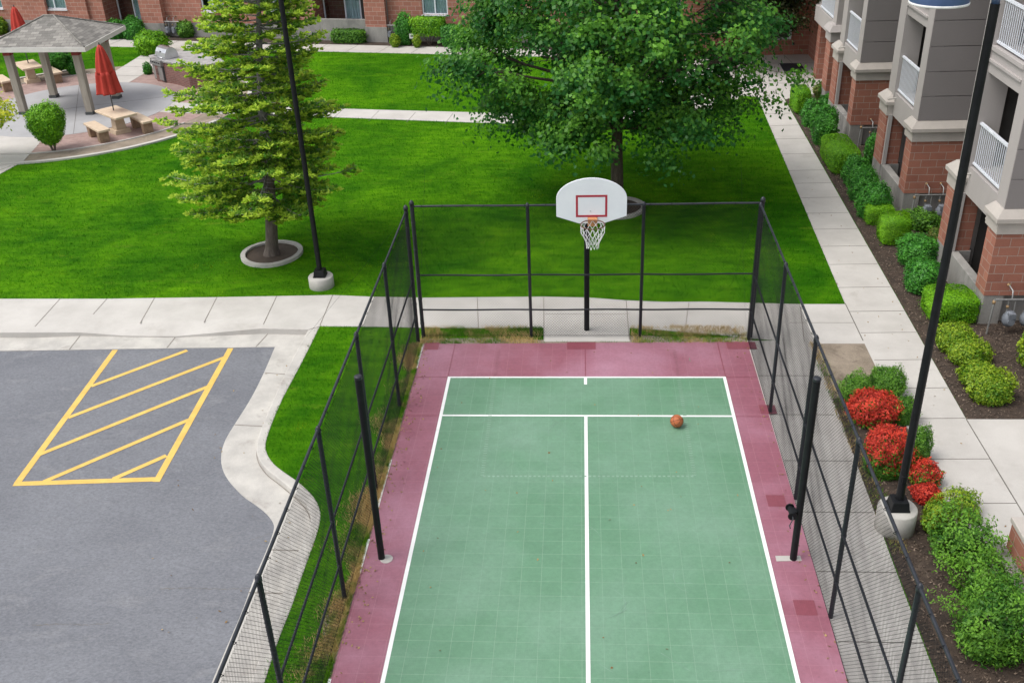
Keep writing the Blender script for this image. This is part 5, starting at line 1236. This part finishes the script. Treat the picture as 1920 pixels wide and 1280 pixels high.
shrub('wispy_shrub', 'green shrub just right of the lamp post, spilling on the walkway', 'shrub', (1692, 802, 1738, 872), 'dome', Mi, .04, .018, 2.6, .25, GL, flick=.3)
shrub('barberry_bush', 'small green barberry with red tips close to the foot of the lamp post', 'bush', (1702, 868, 1760, 918), 'dome', 'red_leaf', .056, .019, 2.3, .2, GL, flick=.5, fl=.25, under=Mi, top=.15)
shrub('barberry_bush', 'small round solid red barberry beside the concrete lamp base', 'bush', (1703, 907, 1762, 950), 'dome', 'red_leaf', .04, .026, 2.6, .1, GL)
shrub('golden_shrub', 'yellow green shrub right beside the concrete lamp base', 'shrub', (1722, 940, 1776, 1008), 'dome', Y_, .05, .03, 2.4, .25, GL, flick=.2)
shrub('wispy_shrub', 'pale green shrub spreading over the walkway edge by the red barberry', 'shrub', (1762, 920, 1830, 980), 'loose', Y_, .05, .024, 1.9, .4, GL, flick=.5, fl=.3, inner=.5, rough=.1)
shrub('spreading_shrub', 'loose green spreading shrub between lamp base and low brick wall', 'shrub', (1730, 966, 1856, 1068), 'loose', Mi, .058, .026, 1.6, .5, GL, flick=.55, fl=.46, inner=.40, rough=.18)
shrub('spreading_shrub', 'green spreading shrub in front of the end of the low brick wall', 'shrub', (1782, 1040, 1880, 1150), 'loose', Mi, .058, .026, 1.6, .5, GL, flick=.55, fl=.46, inner=.40, rough=.18)
shrub('spreading_shrub', 'largest green spreading shrub in the lower right corner', 'shrub', (1760, 1078, 1924, 1262), 'loose', Mi, .058, .026, 1.6, .5, GL, flick=.55, fl=.46, inner=.40, rough=.18, kd=.9)
# around the patio
shrub('vase_shrub', 'bright green vase shaped shrub in front of the gazebo', 'shrub', (64, 199, 140, 285), 'vase', H, .06, .028, 3.0, .05, GP, flick=.35, fl=.10)
shrub('vase_shrub', 'dark green shrub beyond the patio, between two gazebo posts', 'shrub', (88, 88, 139, 142), 'vase', Dp, .06, .035, 2.8, .2, GP, flick=.2)
shrub('round_shrub', 'low dark shrub beside the bed edge beyond the patio', 'shrub', (128, 105, 160, 141), 'dome', Dp, group=GP)
shrub('round_shrub', 'bright lime green shrub behind the barbecue grill', 'shrub', (260, 56, 322, 106), 'dome', H, .055, .03, 2.4, .15, GP, flick=.3)
shrub('round_shrub', 'tiny green shrub at the foot of the barbecue counter', 'shrub', (270, 118, 288, 141), 'dome', Dp, group=GP)
# far building
def fc(px, d=-.32): p = FM((FP(px, 55)[0], d, 0)); return (p[0], p[1])
def fs(label, bb, style='dome', leaf=Dp, **k): return shrub('clipped_hedge' if style == 'box' else 'round_shrub', label, 'hedge' if style == 'box' else 'shrub', bb, style, leaf, .045, .03, 2.3, .06 if style == 'box' else .14, GF_, fl=.06 if style == 'box' else .17, **k)
fs('clipped box hedge with yellowed base in front of the far patio wall', (622, 54, 690, 86), 'box', 'mid_leaf', dims=(.80, .33, .0), ang=FA)
fs('round topped green shrub right of the far drainpipe', (737, 27, 774, 84), c=fc(762), dims=(.36, .34, 0))
fs('clipped green shrub with bare stems below the third far window', (776, 33, 838, 84), 'box', H, c=fc(808), dims=(.72, .38, 0), zb=.42, ang=FA)
fs('small yellow ball shrub left of the white notice', (741, 64, 763, 87), 'ball', Y_, c=fc(752, -.92))
fs('small yellow ball shrub right of the white notice', (784, 66, 801, 86), 'ball', Y_, c=fc(792, -.92))
fs('upright square clipped shrub between two far windows', (832, 48, 875, 89), 'box', Dp, c=fc(854, -.40), dims=(.48, .40, 0), ang=FA)
fs('tall pale shrub behind the left edge of the maple crown', (878, 27, 912, 90), leaf=Mi, flick=.3, c=fc(895, -.35), dims=(.36, .33, 0))
fs('wide green shrub below the last far window, beside the maple crown', (914, 54, 974, 93), 'box', Mi, c=fc(944, -.38), dims=(.72, .40, 0), ang=FA)
fs('left one of two green shrubs below the far patio door behind the gazebo roof', (200, 38, 240, 75))
fs('right one of two green shrubs below the far patio door behind the gazebo roof', (232, 34, 276, 76))
fs('olive shrub with yellow tips beside the far gas meters', (333, 38, 372, 72), leaf='mid_leaf')
shrub('barberry_bush', 'small red bush beneath a far window behind the conifer', 'bush', (358, 34, 400, 66), 'dome', 'red_leaf', .05, .03, 2.2, .15, GF_, under=Mi, top=.25)
fs('yellow shrub at the left edge behind the far parasol', (-14, 32, 20, 66), leaf=Y_)
fs('green shrub in the upper left corner, above the yellow one', (-22, 18, 10, 48))

# ------------------------------------------------------------------ light
w = bpy.data.worlds.new('World'); S.world = w; w.use_nodes = True; n = w.node_tree
sky = n.nodes.new('ShaderNodeTexSky'); sky.sky_type = 'NISHITA'; sky.sun_disc = False
EL, AZ = R(60), R(-108)           # high, soft light from the left and a little behind the camera
sky.sun_elevation = EL; sky.sun_rotation = AZ; sky.air_density = 1.0; sky.dust_density = 3.0; sky.ozone_density = 1.0
hs = n.nodes.new('ShaderNodeHueSaturation'); hs.inputs['Saturation'].default_value = .28
lk(n, sky.outputs[0], hs.inputs['Color']); lk(n, hs.outputs[0], n.nodes['Background'].inputs[0]); n.nodes['Background'].inputs[1].default_value = .15
sd = bpy.data.lights.new('sun', 'SUN'); sd.energy = 1.0; sd.angle = R(32); sd.color = (1, .955, .89)
so = bpy.data.objects.new('sun', sd); COL.objects.link(so)
dv = Vector((math.sin(AZ)*math.cos(EL), math.cos(AZ)*math.cos(EL), math.sin(EL))); so.rotation_euler = dv.to_track_quat('Z', 'Y').to_euler(); so.location = (0, 20, 30)
S.view_settings.view_transform = 'Standard'; S.view_settings.look = 'None'; S.view_settings.exposure = 0.72; S.view_settings.gamma = 1
S.render.engine = 'CYCLES'
